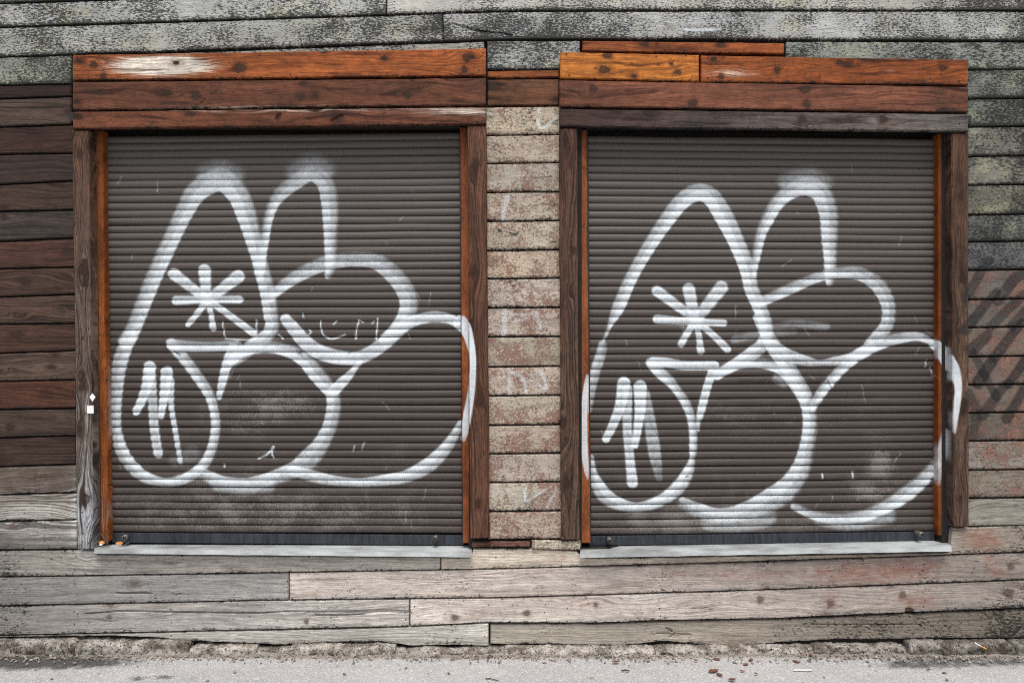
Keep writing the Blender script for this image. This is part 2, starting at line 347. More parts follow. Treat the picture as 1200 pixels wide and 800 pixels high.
# ------------------------------------------------------------------ node helper
class NT:
    def __init__(s, name):
        s.mat = bpy.data.materials.new(name)
        s.mat.use_nodes = True
        s.t = s.mat.node_tree
        s.t.nodes.clear()
    def set(s, sock, v):
        if isinstance(v, bpy.types.NodeSocket): s.t.links.new(v, sock)
        elif isinstance(v, (tuple, list)):
            n = len(sock.default_value)
            v = tuple(v) + (1.0,) * (n - len(v))
            sock.default_value = v[:n]
        else: sock.default_value = v
    def m(s, op, a, b=None, c=None, clamp=False):
        n = s.t.nodes.new('ShaderNodeMath'); n.operation = op; n.use_clamp = clamp
        for i, v in enumerate((a, b, c)):
            if v is not None: s.set(n.inputs[i], v)
        return n.outputs[0]
    def vm(s, op, a, b=None):
        n = s.t.nodes.new('ShaderNodeVectorMath'); n.operation = op
        s.set(n.inputs[0], a)
        if b is not None: s.set(n.inputs[1], b)
        return n.outputs['Value'] if op in ('LENGTH', 'DISTANCE', 'DOT_PRODUCT') else n.outputs[0]
    def comb(s, x, y, z):
        n = s.t.nodes.new('ShaderNodeCombineXYZ')
        for i, v in enumerate((x, y, z)): s.set(n.inputs[i], v)
        return n.outputs[0]
    def noise(s, v, scale=1.0, detail=3.0, rough=.55, dim='3D', dist=0.0):
        n = s.t.nodes.new('ShaderNodeTexNoise'); n.noise_dimensions = dim
        s.set(n.inputs['Vector'], v); s.set(n.inputs['Scale'], scale); s.set(n.inputs['Detail'], detail)
        s.set(n.inputs['Roughness'], rough); s.set(n.inputs['Distortion'], dist)
        return n.outputs[0]
    def ramp(s, v, a, b, lo=0.0, hi=1.0, smooth=True):
        n = s.t.nodes.new('ShaderNodeMapRange'); n.interpolation_type = 'SMOOTHSTEP' if smooth else 'LINEAR'
        n.clamp = True
        for i, q in enumerate((v, a, b, lo, hi)): s.set(n.inputs[i], q)
        return n.outputs[0]
    def mix(s, f, a, b, mode='MIX'):
        n = s.t.nodes.new('ShaderNodeMix'); n.data_type = 'RGBA'; n.blend_type = mode; n.clamp_factor = True
        s.set(n.inputs[0], f); s.set(n.inputs[6], a); s.set(n.inputs[7], b)
        return n.outputs[2]
    def attr(s, name, out='Fac'):
        n = s.t.nodes.new('ShaderNodeAttribute'); n.attribute_name = name
        return n.outputs[out]
    def coords(s):
        """object coordinates with a per-object offset -> (x, y, z) sockets and the vector"""
        tc = s.t.nodes.new('ShaderNodeTexCoord'); oi = s.t.nodes.new('ShaderNodeObjectInfo')
        k = s.m('MULTIPLY', oi.outputs['Object Index'], 0.737)
        v = s.vm('ADD', tc.outputs['Object'], s.comb(k, s.m('MULTIPLY', k, .31), s.m('MULTIPLY', k, .53)))
        sp = s.t.nodes.new('ShaderNodeSeparateXYZ'); s.set(sp.inputs[0], v)
        return sp.outputs[0], sp.outputs[1], sp.outputs[2], v
    def out(s, color, rough=.8, spec=.3, bump=None, bstr=.5, bdist=.003, metal=0.0):
        p = s.t.nodes.new('ShaderNodeBsdfPrincipled')
        s.set(p.inputs['Base Color'], color); s.set(p.inputs['Roughness'], rough)
        s.set(p.inputs['Specular IOR Level'], spec); s.set(p.inputs['Metallic'], metal)
        if bump is not None:
            b = s.t.nodes.new('ShaderNodeBump')
            s.set(b.inputs['Strength'], bstr); s.set(b.inputs['Distance'], bdist); s.set(b.inputs['Height'], bump)
            s.t.links.new(b.outputs[0], p.inputs['Normal'])
        o = s.t.nodes.new('ShaderNodeOutputMaterial')
        s.t.links.new(p.outputs[0], o.inputs[0])
        return s.mat

def spray(n, colr, v, scale=260):
    """white spray and dark ink carried by the vertices, broken up by droplets"""
    f = n.noise(v, scale, 3, .7)
    f2 = n.noise(v, 40, 3, .6)
    p = n.attr('paint'); k = n.attr('ink')
    jig = n.m('ADD', n.m('MULTIPLY', n.m('SUBTRACT', f, .5), 1.0), n.m('MULTIPLY', n.m('SUBTRACT', f2, .5), .5))
    edge = n.m('MULTIPLY', n.m('MULTIPLY', p, n.m('SUBTRACT', 1.0, p)), 4.0)
    pf = n.m('ADD', p, n.m('MULTIPLY', n.m('ADD', n.m('MULTIPLY', edge, 1.1), .0), jig), clamp=True)
    kf = n.m('ADD', k, n.m('MULTIPLY', n.m('MULTIPLY', k, 1.0), jig), clamp=True)
    c = n.mix(pf, colr, n.mix(f2, (.82, .88, .92), (.70, .77, .82)))
    return n.mix(kf, c, (.018, .018, .02))

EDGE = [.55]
def wood(name, vertical=False, contrast=.55, ring=.5, fine=.5, knots=1.0, knotcol=(.03, .014, .008), speck=0.0, speckscale=75, lichen=0.0,
         blotch=.35, red=(.24, .075, .045), bleach=(.62, .60, .57), rough=.75, bstr=.6, flake=None, flakeamt=0.0, knotx=1.1, knotz=6.5, streak=0.0, checks=.75, speckbig=.45, ringfreq=150.0):
    n = NT(name)
    x, y, z, v = n.coords()
    if vertical: x, z = z, x
    al = n.comb(x, z, y)                                             # along, across, depth
    warp = n.noise(n.comb(n.m('MULTIPLY', x, 1.3), n.m('MULTIPLY', z, 5.0), y), 1.0, 2, .5)
    # knots: isotropic spots on stretched cells
    vec = n.comb(n.m('MULTIPLY', x, knotx), n.m('MULTIPLY', z, knotz), 0.0)
    vor = n.t.nodes.new('ShaderNodeTexVoronoi'); vor.voronoi_dimensions = '2D'; vor.feature = 'F1'
    n.set(vor.inputs['Vector'], vec); n.set(vor.inputs['Scale'], 1.0)
    df = n.vm('SUBTRACT', vec, vor.outputs['Position'])
    wob = warp
    kd = n.vm('LENGTH', n.vm('MULTIPLY', df, (.62 / knotx, 1.0 / knotz, 0)))
    has = n.ramp(vor.outputs['Color'], .30, .36)
    kd = n.m('ADD', kd, n.m('MULTIPLY', n.m('SUBTRACT', wob, .5), .010))
    sd = n.t.nodes.new('ShaderNodeSeparateXYZ'); n.set(sd.inputs[0], df)
    dz = n.m('DIVIDE', sd.outputs[1], knotz)
    r2 = n.m('ADD', n.m('POWER', n.m('MULTIPLY', sd.outputs[0], 1 / (knotx * .075)), 2.0), n.m('POWER', n.m('MULTIPLY', dz, 1 / .024), 2.0))
    squeeze = n.m('MULTIPLY', n.m('POWER', 2.718, n.m('MULTIPLY', r2, -1.0)), has)
    warp2 = n.noise(n.comb(n.m('MULTIPLY', x, 5.0), n.m('MULTIPLY', z, 22.0), y), 1.0, 2, .5)
    field = n.m('ADD', n.m('ADD', z, n.m('MULTIPLY', warp, .10)), n.m('MULTIPLY', warp2, .012))
    field = n.m('SUBTRACT', field, n.m('MULTIPLY', n.m('MULTIPLY', dz, squeeze), .85))
    field = n.m('ADD', field, n.m('MULTIPLY', n.ramp(kd, .03, .0, smooth=False), .012))
    field = n.m('ADD', field, n.attr('kdisp'))
    rn1 = n.noise(n.comb(n.m('MULTIPLY', x, .8), n.m('MULTIPLY', field, ringfreq), 0.0), 1.0, 2, .7)
    rings = n.ramp(rn1, .40, .66)
    fine1 = n.noise(n.comb(n.m('MULTIPLY', x, 7.0), n.m('MULTIPLY', field, 420.0), 0.0), 1.0, 4, .65)
    fine2 = n.noise(n.comb(n.m('MULTIPLY', x, 24.0), n.m('MULTIPLY', z, 190.0), y), 1.0, 4, .7)
    big = n.noise(n.comb(n.m('MULTIPLY', x, 2.2), n.m('MULTIPLY', z, 9.0), y), 1.0, 3, .6)
    mid = n.noise(n.comb(n.m('MULTIPLY', x, 12.0), n.m('MULTIPLY', z, 40.0), y), 1.0, 4, .65)
    # brightness multiplier round 1
    mul = n.m('ADD', 1.0, n.m('MULTIPLY', n.m('SUBTRACT', rings, .45), -ring * contrast * 1.5))
    mul = n.m('MULTIPLY', mul, n.m('ADD', 1.0, n.m('MULTIPLY', n.m('SUBTRACT', fine1, .5), 2.6 * fine * contrast)))
    mul = n.m('MULTIPLY', mul, n.m('ADD', 1.0, n.m('MULTIPLY', n.m('SUBTRACT', fine2, .5), 2.2 * fine * contrast)))
    mul = n.m('MULTIPLY', mul, n.m('ADD', 1.0, n.m('MULTIPLY', n.m('SUBTRACT', big, .5), 2.4 * blotch)))
    mul = n.m('MULTIPLY', mul, n.m('ADD', 1.0, n.m('MULTIPLY', n.m('SUBTRACT', mid, .5), 1.6 * blotch)))
    mul = n.m('MAXIMUM', mul, .12)
    grime = n.noise(al, 26.0, 5, .7)
    mul = n.m('MULTIPLY', mul, n.m('ADD', 1.0, n.m('MULTIPLY', n.m('SUBTRACT', grime, .5), 1.5 * blotch)))
    base = n.attr('tint', 'Color')
    b_at = n.attr('bleach')
    bl = n.m('MULTIPLY', n.m('MULTIPLY', b_at, 1.25), n.ramp(n.m('ADD', n.m('SUBTRACT', n.m('ADD', fine1, n.m('MULTIPLY', big, .6)), n.m('MULTIPLY', rings, .35)), n.m('MULTIPLY', b_at, .45)), .72, 1.02), clamp=True)
    base = n.mix(bl, base, bleach)
    c = n.vm('MULTIPLY', base, n.comb(mul, mul, mul))
    # warm the dark late wood a little
    chk = n.noise(n.comb(n.m('MULTIPLY', x, 3.0), n.m('MULTIPLY', field, 75.0), 0.0), 1.0, 3, .6)
    chk = n.m('MULTIPLY', n.ramp(n.m('ABSOLUTE', n.m('SUBTRACT', chk, .5)), .022, .006), n.ramp(n.m('ADD', mid, n.m('MULTIPLY', big, .6)), .78, .94))
    c = n.mix(n.m('MULTIPLY', chk, checks), c, n.vm('MULTIPLY', c, (.16, .14, .13)))
    height = n.m('MULTIPLY', fine2, 1.0)
    if streak:
        sk = n.noise(n.comb(n.m('MULTIPLY', x, 3.2), n.m('MULTIPLY', field, 34.0), y), 1.0, 4, .65)
        c = n.mix(n.m('MULTIPLY', n.ramp(sk, .50, .68), streak), c, n.vm('MULTIPLY', c, (.30, .25, .23)))
        c = n.mix(n.m('MULTIPLY', n.ramp(sk, .42, .28), streak * .45), c, n.vm('MULTIPLY', c, (1.45, 1.5, 1.55)))
    if flake is not None:
        fl = n.noise(n.comb(n.m('MULTIPLY', x, 85.0), n.m('MULTIPLY', z, 125.0), y), 1.0, 5, .75)
        fl2 = n.noise(al, 9.0, 3, .6)
        ff = n.ramp(n.m('ADD', fl, n.m('MULTIPLY', n.m('SUBTRACT', fl2, .5), .55)), .60 - flakeamt, .66 - flakeamt)
        c = n.mix(n.m('MULTIPLY', ff, .9), c, flake)
        height = n.m('SUBTRACT', height, n.m('MULTIPLY', ff, .5))
    if lichen:
        ln = n.noise(al, 7.0, 4, .6); ln2 = n.noise(al, 70.0, 3, .6)
        lf = n.m('MULTIPLY', n.ramp(n.m('ADD', ln, n.m('MULTIPLY', ln2, .35)), .68, .88), lichen)
        c = n.mix(lf, c, (.42, .42, .27))
    r_at = n.attr('red')
    rn = n.noise(n.comb(n.m('MULTIPLY', x, 28.0), n.m('MULTIPLY', z, 50.0), y), 1.0, 5, .7)
    rf = n.m('MULTIPLY', n.ramp(n.m('ADD', n.m('ADD', n.m('MULTIPLY', rn, .7), n.m('MULTIPLY', fine1, .35)), n.m('MULTIPLY', r_at, .22)), .52, .80), n.m('MINIMUM', n.m('MULTIPLY', r_at, 2.0), .62))
    c = n.mix(rf, c, red)
    if knots > 0:
        core = n.m('MULTIPLY', n.ramp(kd, .013, .007), has)
        rim = n.m('MULTIPLY', n.m('MULTIPLY', n.ramp(kd, .034, .010), has), .6 * knots)
        c = n.mix(n.m('MULTIPLY', rim, .8), c, n.vm('MULTIPLY', c, (.42, .34, .3)))
        c = n.mix(n.m('MULTIPLY', core, min(1.0, .8 * knots)), c, knotcol)
    kc = n.m('ADD', n.attr('kcore'), n.m('MULTIPLY', n.m('SUBTRACT', fine2, .5), .18))
    c = n.mix(n.m('MULTIPLY', n.ramp(kc, .18, .55), .5), c, n.vm('MULTIPLY', c, (.42, .33, .29)))
    ringk = n.m('ABSOLUTE', n.m('SINE', n.m('MULTIPLY', kc, 23.0)))
    c = n.mix(n.m('MULTIPLY', n.ramp(kc, .50, .57), n.m('ADD', .5, n.m('MULTIPLY', ringk, .45))), c, knotcol)
    m_at = n.attr('stain_shade')
    sn = n.noise(n.comb(n.m('MULTIPLY', x, speckscale * .55), n.m('MULTIPLY', z, speckscale * 1.3), y), 1.0, 4, .78)
    sl = n.noise(al, 5.5, 4, .65)
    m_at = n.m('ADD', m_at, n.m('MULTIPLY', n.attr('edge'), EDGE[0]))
    sthr = n.m('ADD', n.m('ADD', sn, n.m('MULTIPLY', n.m('SUBTRACT', sl, .5), speckbig)), n.m('MULTIPLY', n.m('ADD', m_at, speck), .22))
    sf = n.ramp(sthr, .63, .70)
    c = n.mix(n.m('MULTIPLY', sf, .93), c, (.018, .018, .017))
    haze = n.m('MULTIPLY', m_at, .4, clamp=True)  # mildew and the painted vignette both darken the board colour
    c = n.mix(haze, c, n.vm('MULTIPLY', c, (.3, .29, .28)))
    height = n.m('SUBTRACT', height, n.m('MULTIPLY', sf, .5))
    c = spray(n, c, v)
    return n.out(c, rough, .25, height, bstr, .0025)

M = {}
M['lichen'] = wood('grey_lichen_boards', contrast=.5, ring=.2, fine=.7, knots=.25, speck=.50, speckscale=125, speckbig=.48, lichen=.5, blotch=.4, flake=(.30, .16, .10), flakeamt=-.09, rough=.9, bstr=.9)
M['pier'] = wood('peeling_cream_boards', contrast=.4, ring=.2, fine=.6, knots=.25, speck=.08, speckscale=120, lichen=.12, blotch=.4, streak=.4, flake=(.24, .12, .09), flakeamt=.09, rough=.9, bstr=.9)
M['dark'] = wood('dark_stained_boards', streak=.7, contrast=1.0, ring=.7, fine=.6, knots=1.0, speck=.0, blotch=.4, bleach=(.30, .285, .27), rough=.7)
M['stain'] = wood('orange_stained_boards', contrast=.75, ring=.5, fine=.5, knots=1.3, speck=-.05, speckscale=110, blotch=.8, streak=1.0, bleach=(.62, .56, .48), rough=.75, knotx=2.6, knotz=8.0, bstr=.6)
M['grey'] = wood('silver_grey_boards', contrast=.8, ring=.35, fine=.75, knots=.8, knotcol=(.12, .085, .065), speck=-.02, speckscale=95, lichen=.06, blotch=.35, streak=.42, rough=.85, knotx=.9)
M['post'] = wood('brown_post_wood', vertical=True, contrast=1.1, ring=.6, fine=.8, knots=1.0, speck=.08, blotch=.5, streak=.6, bleach=(.24, .25, .26), rough=.75, knotx=2.0, knotz=9)
M['jamb'] = wood('orange_jamb_wood', vertical=True, contrast=.32, ring=.2, fine=.4, knots=.3, speck=.12, speckscale=160, blotch=.85, streak=.55, rough=.65, bstr=.4)
M['reveal'] = wood('painted_reveal_wood', vertical=True, contrast=.5, ring=.2, fine=.6, knots=.0, speck=.1, blotch=.4, rough=.6)

def mat_slat():
    n = NT('brown_slat_paint')
    x, y, z, v = n.coords()
    tc = n.t.nodes.new('ShaderNodeNewGeometry')
    pos = tc.outputs['Position']
    sp = n.t.nodes.new('ShaderNodeSeparateXYZ'); n.set(sp.inputs[0], pos)
    X, Z = sp.outputs[0], sp.outputs[2]
    big = n.noise(n.comb(n.m('MULTIPLY', X, 2.5), 0, n.m('MULTIPLY', Z, 2.0)), 1.0, 4, .6)
    grit = n.noise(n.comb(n.m('MULTIPLY', X, 190.0), y, n.m('MULTIPLY', Z, 260.0)), 1.0, 4, .75)
    grit2 = n.noise(n.comb(n.m('MULTIPLY', X, 210.0), y, n.m('MULTIPLY', Z, 200.0)), 1.0, 4, .7)
    patch = n.noise(n.comb(n.m('MULTIPLY', X, 7.0), 0, n.m('MULTIPLY', Z, 9.0)), 1.0, 4, .65)
    slatr = n.noise(n.comb(0.0, 0.0, n.m('MULTIPLY', Z, 23.0)), 1.0, 1, .5)
    c = n.mix(big, (.046, .035, .030), (.074, .058, .050))
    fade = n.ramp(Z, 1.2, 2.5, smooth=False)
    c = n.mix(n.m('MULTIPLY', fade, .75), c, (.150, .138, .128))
    c = n.mix(n.m('MULTIPLY', slatr, .75), c, (.052, .042, .037))
    mul = n.m('ADD', .72, n.m('MULTIPLY', grit, .56))
    c = n.vm('MULTIPLY', c, n.comb(mul, mul, mul))
    d_at = n.attr('dust')
    df = n.m('MULTIPLY', n.ramp(n.m('ADD', n.m('ADD', grit2, n.m('MULTIPLY', n.m('SUBTRACT', patch, .5), .7)), n.m('MULTIPLY', d_at, .24)), .60, .84), n.m('ADD', .05, n.m('MULTIPLY', d_at, .85)), clamp=True)
    c = n.mix(n.m('MULTIPLY', df, .5), c, (.36, .335, .31))
    dk = n.ramp(grit, .66, .74)
    c = n.mix(n.m('MULTIPLY', dk, .35), c, (.01, .01, .01))
    c = spray(n, c, pos, 230)
    return n.out(c, .55, .35, grit, .25, .001)
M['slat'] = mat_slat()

def mat_simple(name, c1, c2, scale, rough=.6, metal=0.0, bstr=.3, stretch=(1, 1, 1), spec=.4, detail=5):
    n = NT(name)
    x, y, z, v = n.coords()
    vv = n.vm('MULTIPLY', v, stretch)
    a = n.noise(vv, scale, detail, .65)
    b = n.noise(vv, scale * .13, 3, .6)
    f = n.ramp(n.m('ADD', n.m('MULTIPLY', a, .65), n.m('MULTIPLY', b, .35)), .34, .66)
    c = n.mix(f, c1, c2)
    c = spray(n, c, v)
    return n.out(c, rough, spec, a, bstr, .002, metal)
M['bar'] = mat_simple('dark_bottom_bar', (.010, .012, .017), (.036, .042, .054), 70, .55, stretch=(1, 1, .15))
M['zinc'] = mat_simple('weathered_zinc', (.26, .27, .265), (.60, .63, .64), 14, .5, .25, stretch=(.4, 1, 1))
M['rail'] = mat_simple('black_guide_rail', (.008, .009, .011), (.025, .026, .03), 50, .5)
M['steel'] = mat_simple('grey_steel', (.08, .07, .06), (.24, .22, .20), 90, .45, .4)
M['nail'] = mat_simple('rusty_nail', (.010, .008, .007), (.045, .025, .018), 200, .7, .2)
M['back'] = mat_simple('dark_backing', (.010, .009, .008), (.022, .019, .016), 20, .9)
M['sticker'] = mat_simple('white_sticker', (.78, .79, .8), (.9, .9, .9), 60, .4)
M['stickerink'] = mat_simple('grey_print', (.35, .37, .4), (.5, .5, .52), 60, .5)
M['leaf'] = mat_simple('dry_leaf', (.05, .02, .01), (.19, .08, .04), 90, .7)
M['leaf2'] = mat_simple('orange_leaf', (.40, .14, .03), (.65, .30, .08), 90, .6)
M['twig'] = mat_simple('twig_bark', (.02, .014, .01), (.09, .06, .045), 150, .8)
M['paperwhite'] = mat_simple('white_paper', (.6, .6, .6), (.8, .8, .8), 100, .7)
M['filter'] = mat_simple('cigarette_filter', (.55, .25, .06), (.75, .4, .12), 150, .8)

def mat_concrete():
    n = NT('aggregate_concrete')
    x, y, z, v = n.coords()
    vor = n.t.nodes.new('ShaderNodeTexVoronoi'); n.set(vor.inputs['Vector'], v); n.set(vor.inputs['Scale'], 120.0)
    a = n.noise(v, 14, 5, .65); b = n.noise(v, 110, 4, .7)
    base = n.mix(n.ramp(a, .38, .62), (.13, .11, .09), (.44, .41, .375))
    sp = n.t.nodes.new('ShaderNodeSeparateColor'); n.set(sp.inputs[0], vor.outputs['Color'])
    peb = n.m('MULTIPLY', n.ramp(vor.outputs['Distance'], .42, .30), n.ramp(sp.outputs[0], .45, .6))
    pc = n.mix(sp.outputs[1], (.30, .17, .09), (.60, .57, .52))
    c = n.mix(n.m('MULTIPLY', peb, .8), base, pc)
    c = n.mix(n.ramp(b, .53, .62), c, (.035, .03, .026))
    m_at = n.attr('stain_shade')
    c = n.mix(n.m('MULTIPLY', m_at, .6, clamp=True), c, n.vm('MULTIPLY', c, (.3, .29, .28)))
    h = n.m('ADD', n.m('MULTIPLY', peb, .6), n.m('MULTIPLY', b, .8))
    return n.out(c, .9, .2, h, .8, .004)
M['concrete'] = mat_concrete()

def mat_asphalt():
    n = NT('pale_asphalt')
    x, y, z, v = n.coords()
    a = n.noise(v, 150, 5, .7); b = n.noise(v, 3.0, 5, .6); e = n.noise(v, 22.0, 4, .65)
    vor = n.t.nodes.new('ShaderNodeTexVoronoi'); n.set(vor.inputs['Vector'], v); n.set(vor.inputs['Scale'], 160.0)
    sp = n.t.nodes.new('ShaderNodeSeparateColor'); n.set(sp.inputs[0], vor.outputs['Color'])
    c = n.mix(b, (.28, .275, .275), (.44, .43, .43))
    c = n.mix(n.m('MULTIPLY', n.ramp(sp.outputs[0], .6, .9), .55), c, (.58, .55, .53))
    c = n.mix(n.m('MULTIPLY', n.ramp(a, .56, .70), .8), c, (.10, .095, .09))
    d = n.attr('stain_shade')
    r = n.attr('red')
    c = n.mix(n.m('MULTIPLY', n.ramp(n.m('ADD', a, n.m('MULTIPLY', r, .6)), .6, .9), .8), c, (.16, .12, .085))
    st = n.ramp(n.m('ADD', n.m('ADD', n.m('MULTIPLY', e, .8), n.m('MULTIPLY', a, .7)), n.m('MULTIPLY', d, .8)), .98, 1.40)
    c = n.mix(n.m('MULTIPLY', st, .88), c, (.028, .027, .028))
    return n.out(c, .9, .25, n.m('ADD', a, n.m('MULTIPLY', sp.outputs[0], .4)), .7, .004)
M['asphalt'] = mat_asphalt()

# ------------------------------------------------------------------ boards
GAIN = {'grey_lichen_boards': .98, 'peeling_cream_boards': .84, 'dark_stained_boards': .76, 'orange_stained_boards': .60, 'silver_grey_boards': .84, 'brown_post_wood': .74, 'orange_jamb_wood': .60}
def polyx(pts, xs):
    p = np.array(pts, dtype=float)
    return np.interp(xs, p[:, 0], p[:, 1])

def board(name, parent, mat, tl, tr, br, bl, tint, y=0.0, thick=.022, top=None, bot=None, gap=.78, step=6.0, rows=8, cham=.005, vertical=False,
          wob=.35, warp=.0012, tint2=None, seed=None, ends=.7):
    """one plank: four corners in photo pixels at depth y; top / bot give bent edges; solid with eased arrises"""
    seed = seed or random.randint(1, 10 ** 6)
    xs_min, xs_max = min(tl[0], bl[0]), max(tr[0], br[0])
    ys_min, ys_max = min(tl[1], tr[1]), max(bl[1], br[1])
    if top: ys_min = min(ys_min, min(p[1] for p in top))
    if bot: ys_max = max(ys_max, max(p[1] for p in bot))
    hits = [s for s in PAINT + INK + CARVE + KN_ST if s['bb'][0] < xs_max and s['bb'][2] > xs_min and s['bb'][1] < ys_max and s['bb'][3] > ys_min]
    hit = bool(hits)
    Wd, Hd = xs_max - xs_min, ys_max - ys_min
    c = 1.1
    if vertical:
        ul = np.linspace(c / Wd, 1 - c / Wd, max(4, int(Wd / (1.2 if hit else 5)))); vl = np.linspace(c / Hd, 1 - c / Hd, max(8, int(Hd / 8)))
    else:
        ul = np.linspace(c / Wd, 1 - c / Wd, max(4, int(Wd / step))); vl = np.linspace(c / Hd, 1 - c / Hd, max(rows, int(Hd / (1.2 if hit else 6))))
    for s_ in hits:
        b0, b1, b2, b3 = s_['bb']
        if vertical:
            lo, hi = (max(b1, ys_min + c) - ys_min) / Hd, (min(b3, ys_max - c) - ys_min) / Hd
            if hi > lo: vl = np.concatenate([vl[(vl < lo) | (vl > hi)], np.linspace(lo, hi, max(2, int((hi - lo) * Hd / 1.6)))])
        else:
            lo, hi = (max(b0, xs_min + c) - xs_min) / Wd, (min(b2, xs_max - c) - xs_min) / Wd
            if hi > lo: ul = np.concatenate([ul[(ul < lo) | (ul > hi)], np.linspace(lo, hi, max(2, int((hi - lo) * Wd / 1.5)))])
    u = np.unique(np.round(np.concatenate([[0, c / Wd, 1 - c / Wd, 1], ul]), 6))
    v = np.unique(np.round(np.concatenate([[0, c / Hd, 1 - c / Hd, 1], vl]), 6))
    U, V = np.meshgrid(u, v)
    nr, nc = U.shape
    TX = tl[0] + (tr[0] - tl[0]) * U; BX = bl[0] + (br[0] - bl[0]) * U
    if top: TY = polyx(top, TX)
    else: TY = tl[1] + (tr[1] - tl[1]) * U
    if bot: BY = polyx(bot, BX)
    else: BY = bl[1] + (br[1] - bl[1]) * U
    g, e = gap, ends
    Hm = float((BY - TY).mean())
    if vertical:
        e1 = wob * noise1(V[:, 0] * Hd, seed, 30)[:, None] + .4 * wob * noise1(V[:, 0] * Hd, seed + 1, 6)[:, None]
        X = TX + (BX - TX) * V
        X = X + g * (1 - 2 * U) + e1 * (1 - 2 * U) * np.abs(1 - 2 * U)
        Y = TY + (BY - TY) * V + e * (1 - 2 * V)
    else:
        t1 = wob * (noise1(U[0] * Wd, seed, 40) + .5 * noise1(U[0] * Wd, seed + 1, 7))[None, :]
        b1 = wob * (noise1(U[0] * Wd, seed + 2, 40) + .5 * noise1(U[0] * Wd, seed + 3, 7))[None, :]
        Yt = TY + g + np.abs(t1); Yb = BY - g - np.abs(b1)
        Y = Yt + (Yb - Yt) * V
        X = TX + (BX - TX) * V + e * (1 - 2 * U)
    # eased arrises and slight cupping
    edge = np.zeros_like(U)
    edge[[0, -1], :] = 1; edge[:, [0, -1]] = 1
    depth = y + cham * edge + warp * (noise1(X, seed + 5, 130) + .5 * noise1(Y * 3, seed + 6, 40))
    fx, fy = X.ravel(), Y.ravel()
    car = eval_strokes(CARVE, fx, fy) if hit else np.zeros_like(fx)
    fd = depth.ravel() + car * .014
    kk = (D + fd * 0 + y) / D
    P = np.stack([(fx - 600) * S * kk, fd, EYE + (400 - fy) * S * kk], 1)
    n = nr * nc
    idx = np.arange(n).reshape(nr, nc)
    q = np.stack([idx[:-1, :-1], idx[1:, :-1], idx[1:, 1:], idx[:-1, 1:]], -1).reshape(-1, 4)
    ring = np.concatenate([idx[0, :-1], idx[:-1, -1], idx[-1, :0:-1], idx[:0:-1, 0]])
    Bk = P[ring].copy(); Bk[:, 1] = y + thick
    bi = n + np.arange(len(ring))
    r2 = np.roll(np.arange(len(ring)), -1)
    qs = np.stack([ring, ring[r2], bi[r2], bi], -1)
    ctr = P.mean(0)
    bt = np.arange(n, n + nc)                                           # back of the top edge, left to right
    br_ = n + (nc - 1) + (nr - 1) + np.arange(nc - 1)                   # back of the bottom edge, right to left
    bb_ = np.concatenate([br_, [n + (nc - 1) * 2 + (nr - 1)]])[::-1]
    qb = np.stack([bt[1:], bt[:-1], bb_[:-1], bb_[1:]], -1)[:, ::-1]
    verts = np.vstack([P, Bk])
    qs = np.vstack([qs, qb])
    o3 = np.array([ctr[0], y, ctr[2]])
    me = mesh_np(name, verts - o3, np.vstack([q, qs]), False)
    kb = D / (D + y + thick)
    nx = np.concatenate([fx, 600 + Bk[:, 0] / S * kb]); ny = np.concatenate([fy, 400 - (Bk[:, 2] - EYE) / S * kb])
    gain = GAIN.get(mat.name, .8)
    t = np.array(lin(tint)); T = np.repeat(t[None], len(nx), 0)
    if tint2 is not None:
        k = np.clip((nx - xs_min) / Wd, 0, 1)[:, None] if not vertical else np.clip((ny - ys_min) / Hd, 0, 1)[:, None]
        T = T * (1 - k) + np.array(lin(tint2))[None] * k
    cattr(me, 'tint', T * gain)
    ev = np.concatenate([V.ravel(), V.ravel()[ring]])
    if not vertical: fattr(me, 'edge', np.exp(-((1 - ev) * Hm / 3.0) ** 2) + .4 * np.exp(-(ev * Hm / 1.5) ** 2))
    if hit:
        fattr(me, 'paint', eval_strokes(PAINT, nx, ny)); fattr(me, 'ink', np.clip(eval_strokes(INK, nx, ny) * 1.2, 0, 1))
    if hit:
        kc, kdsp = eval_knots(nx, ny, vertical)
        if kc.max() > .02: fattr(me, 'kcore', kc); fattr(me, 'kdisp', kdsp)
    for nm, spec in (('red', RED), ('bleach', BLEACH), ('stain_shade', MILDEW_SHADE)):
        b = blobs(spec, nx, ny)
        if b.max() > .02: fattr(me, nm, b)
    return link_mesh(name, me, mat, parent, tuple(o3))

def box_mesh(name, x0, x1, y0, y1, z0, z1, bev=.002):
    bm = bmesh.new()
    bmesh.ops.create_cube(bm, size=1)
    for vv in bm.verts:
        vv.co = Vector(((x0 + x1) / 2 + vv.co.x * (x1 - x0), (y0 + y1) / 2 + vv.co.y * (y1 - y0), (z0 + z1) / 2 + vv.co.z * (z1 - z0)))
    if bev: bmesh.ops.bevel(bm, geom=bm.edges[:], offset=bev, segments=2, affect='EDGES', profile=.5)
    return bm

def bm_obj(name, bm, mat, parent=None, smooth=False):
    c = Vector((0, 0, 0))
    for vv in bm.verts: c += vv.co
    c /= max(1, len(bm.verts))
    for vv in bm.verts: vv.co -= c
    me = bpy.data.meshes.new(name)
    bm.to_mesh(me); bm.free()
    if smooth: me.polygons.foreach_set('use_smooth', np.ones(len(me.polygons), dtype=bool))
    return link_mesh(name, me, mat, parent, tuple(c))

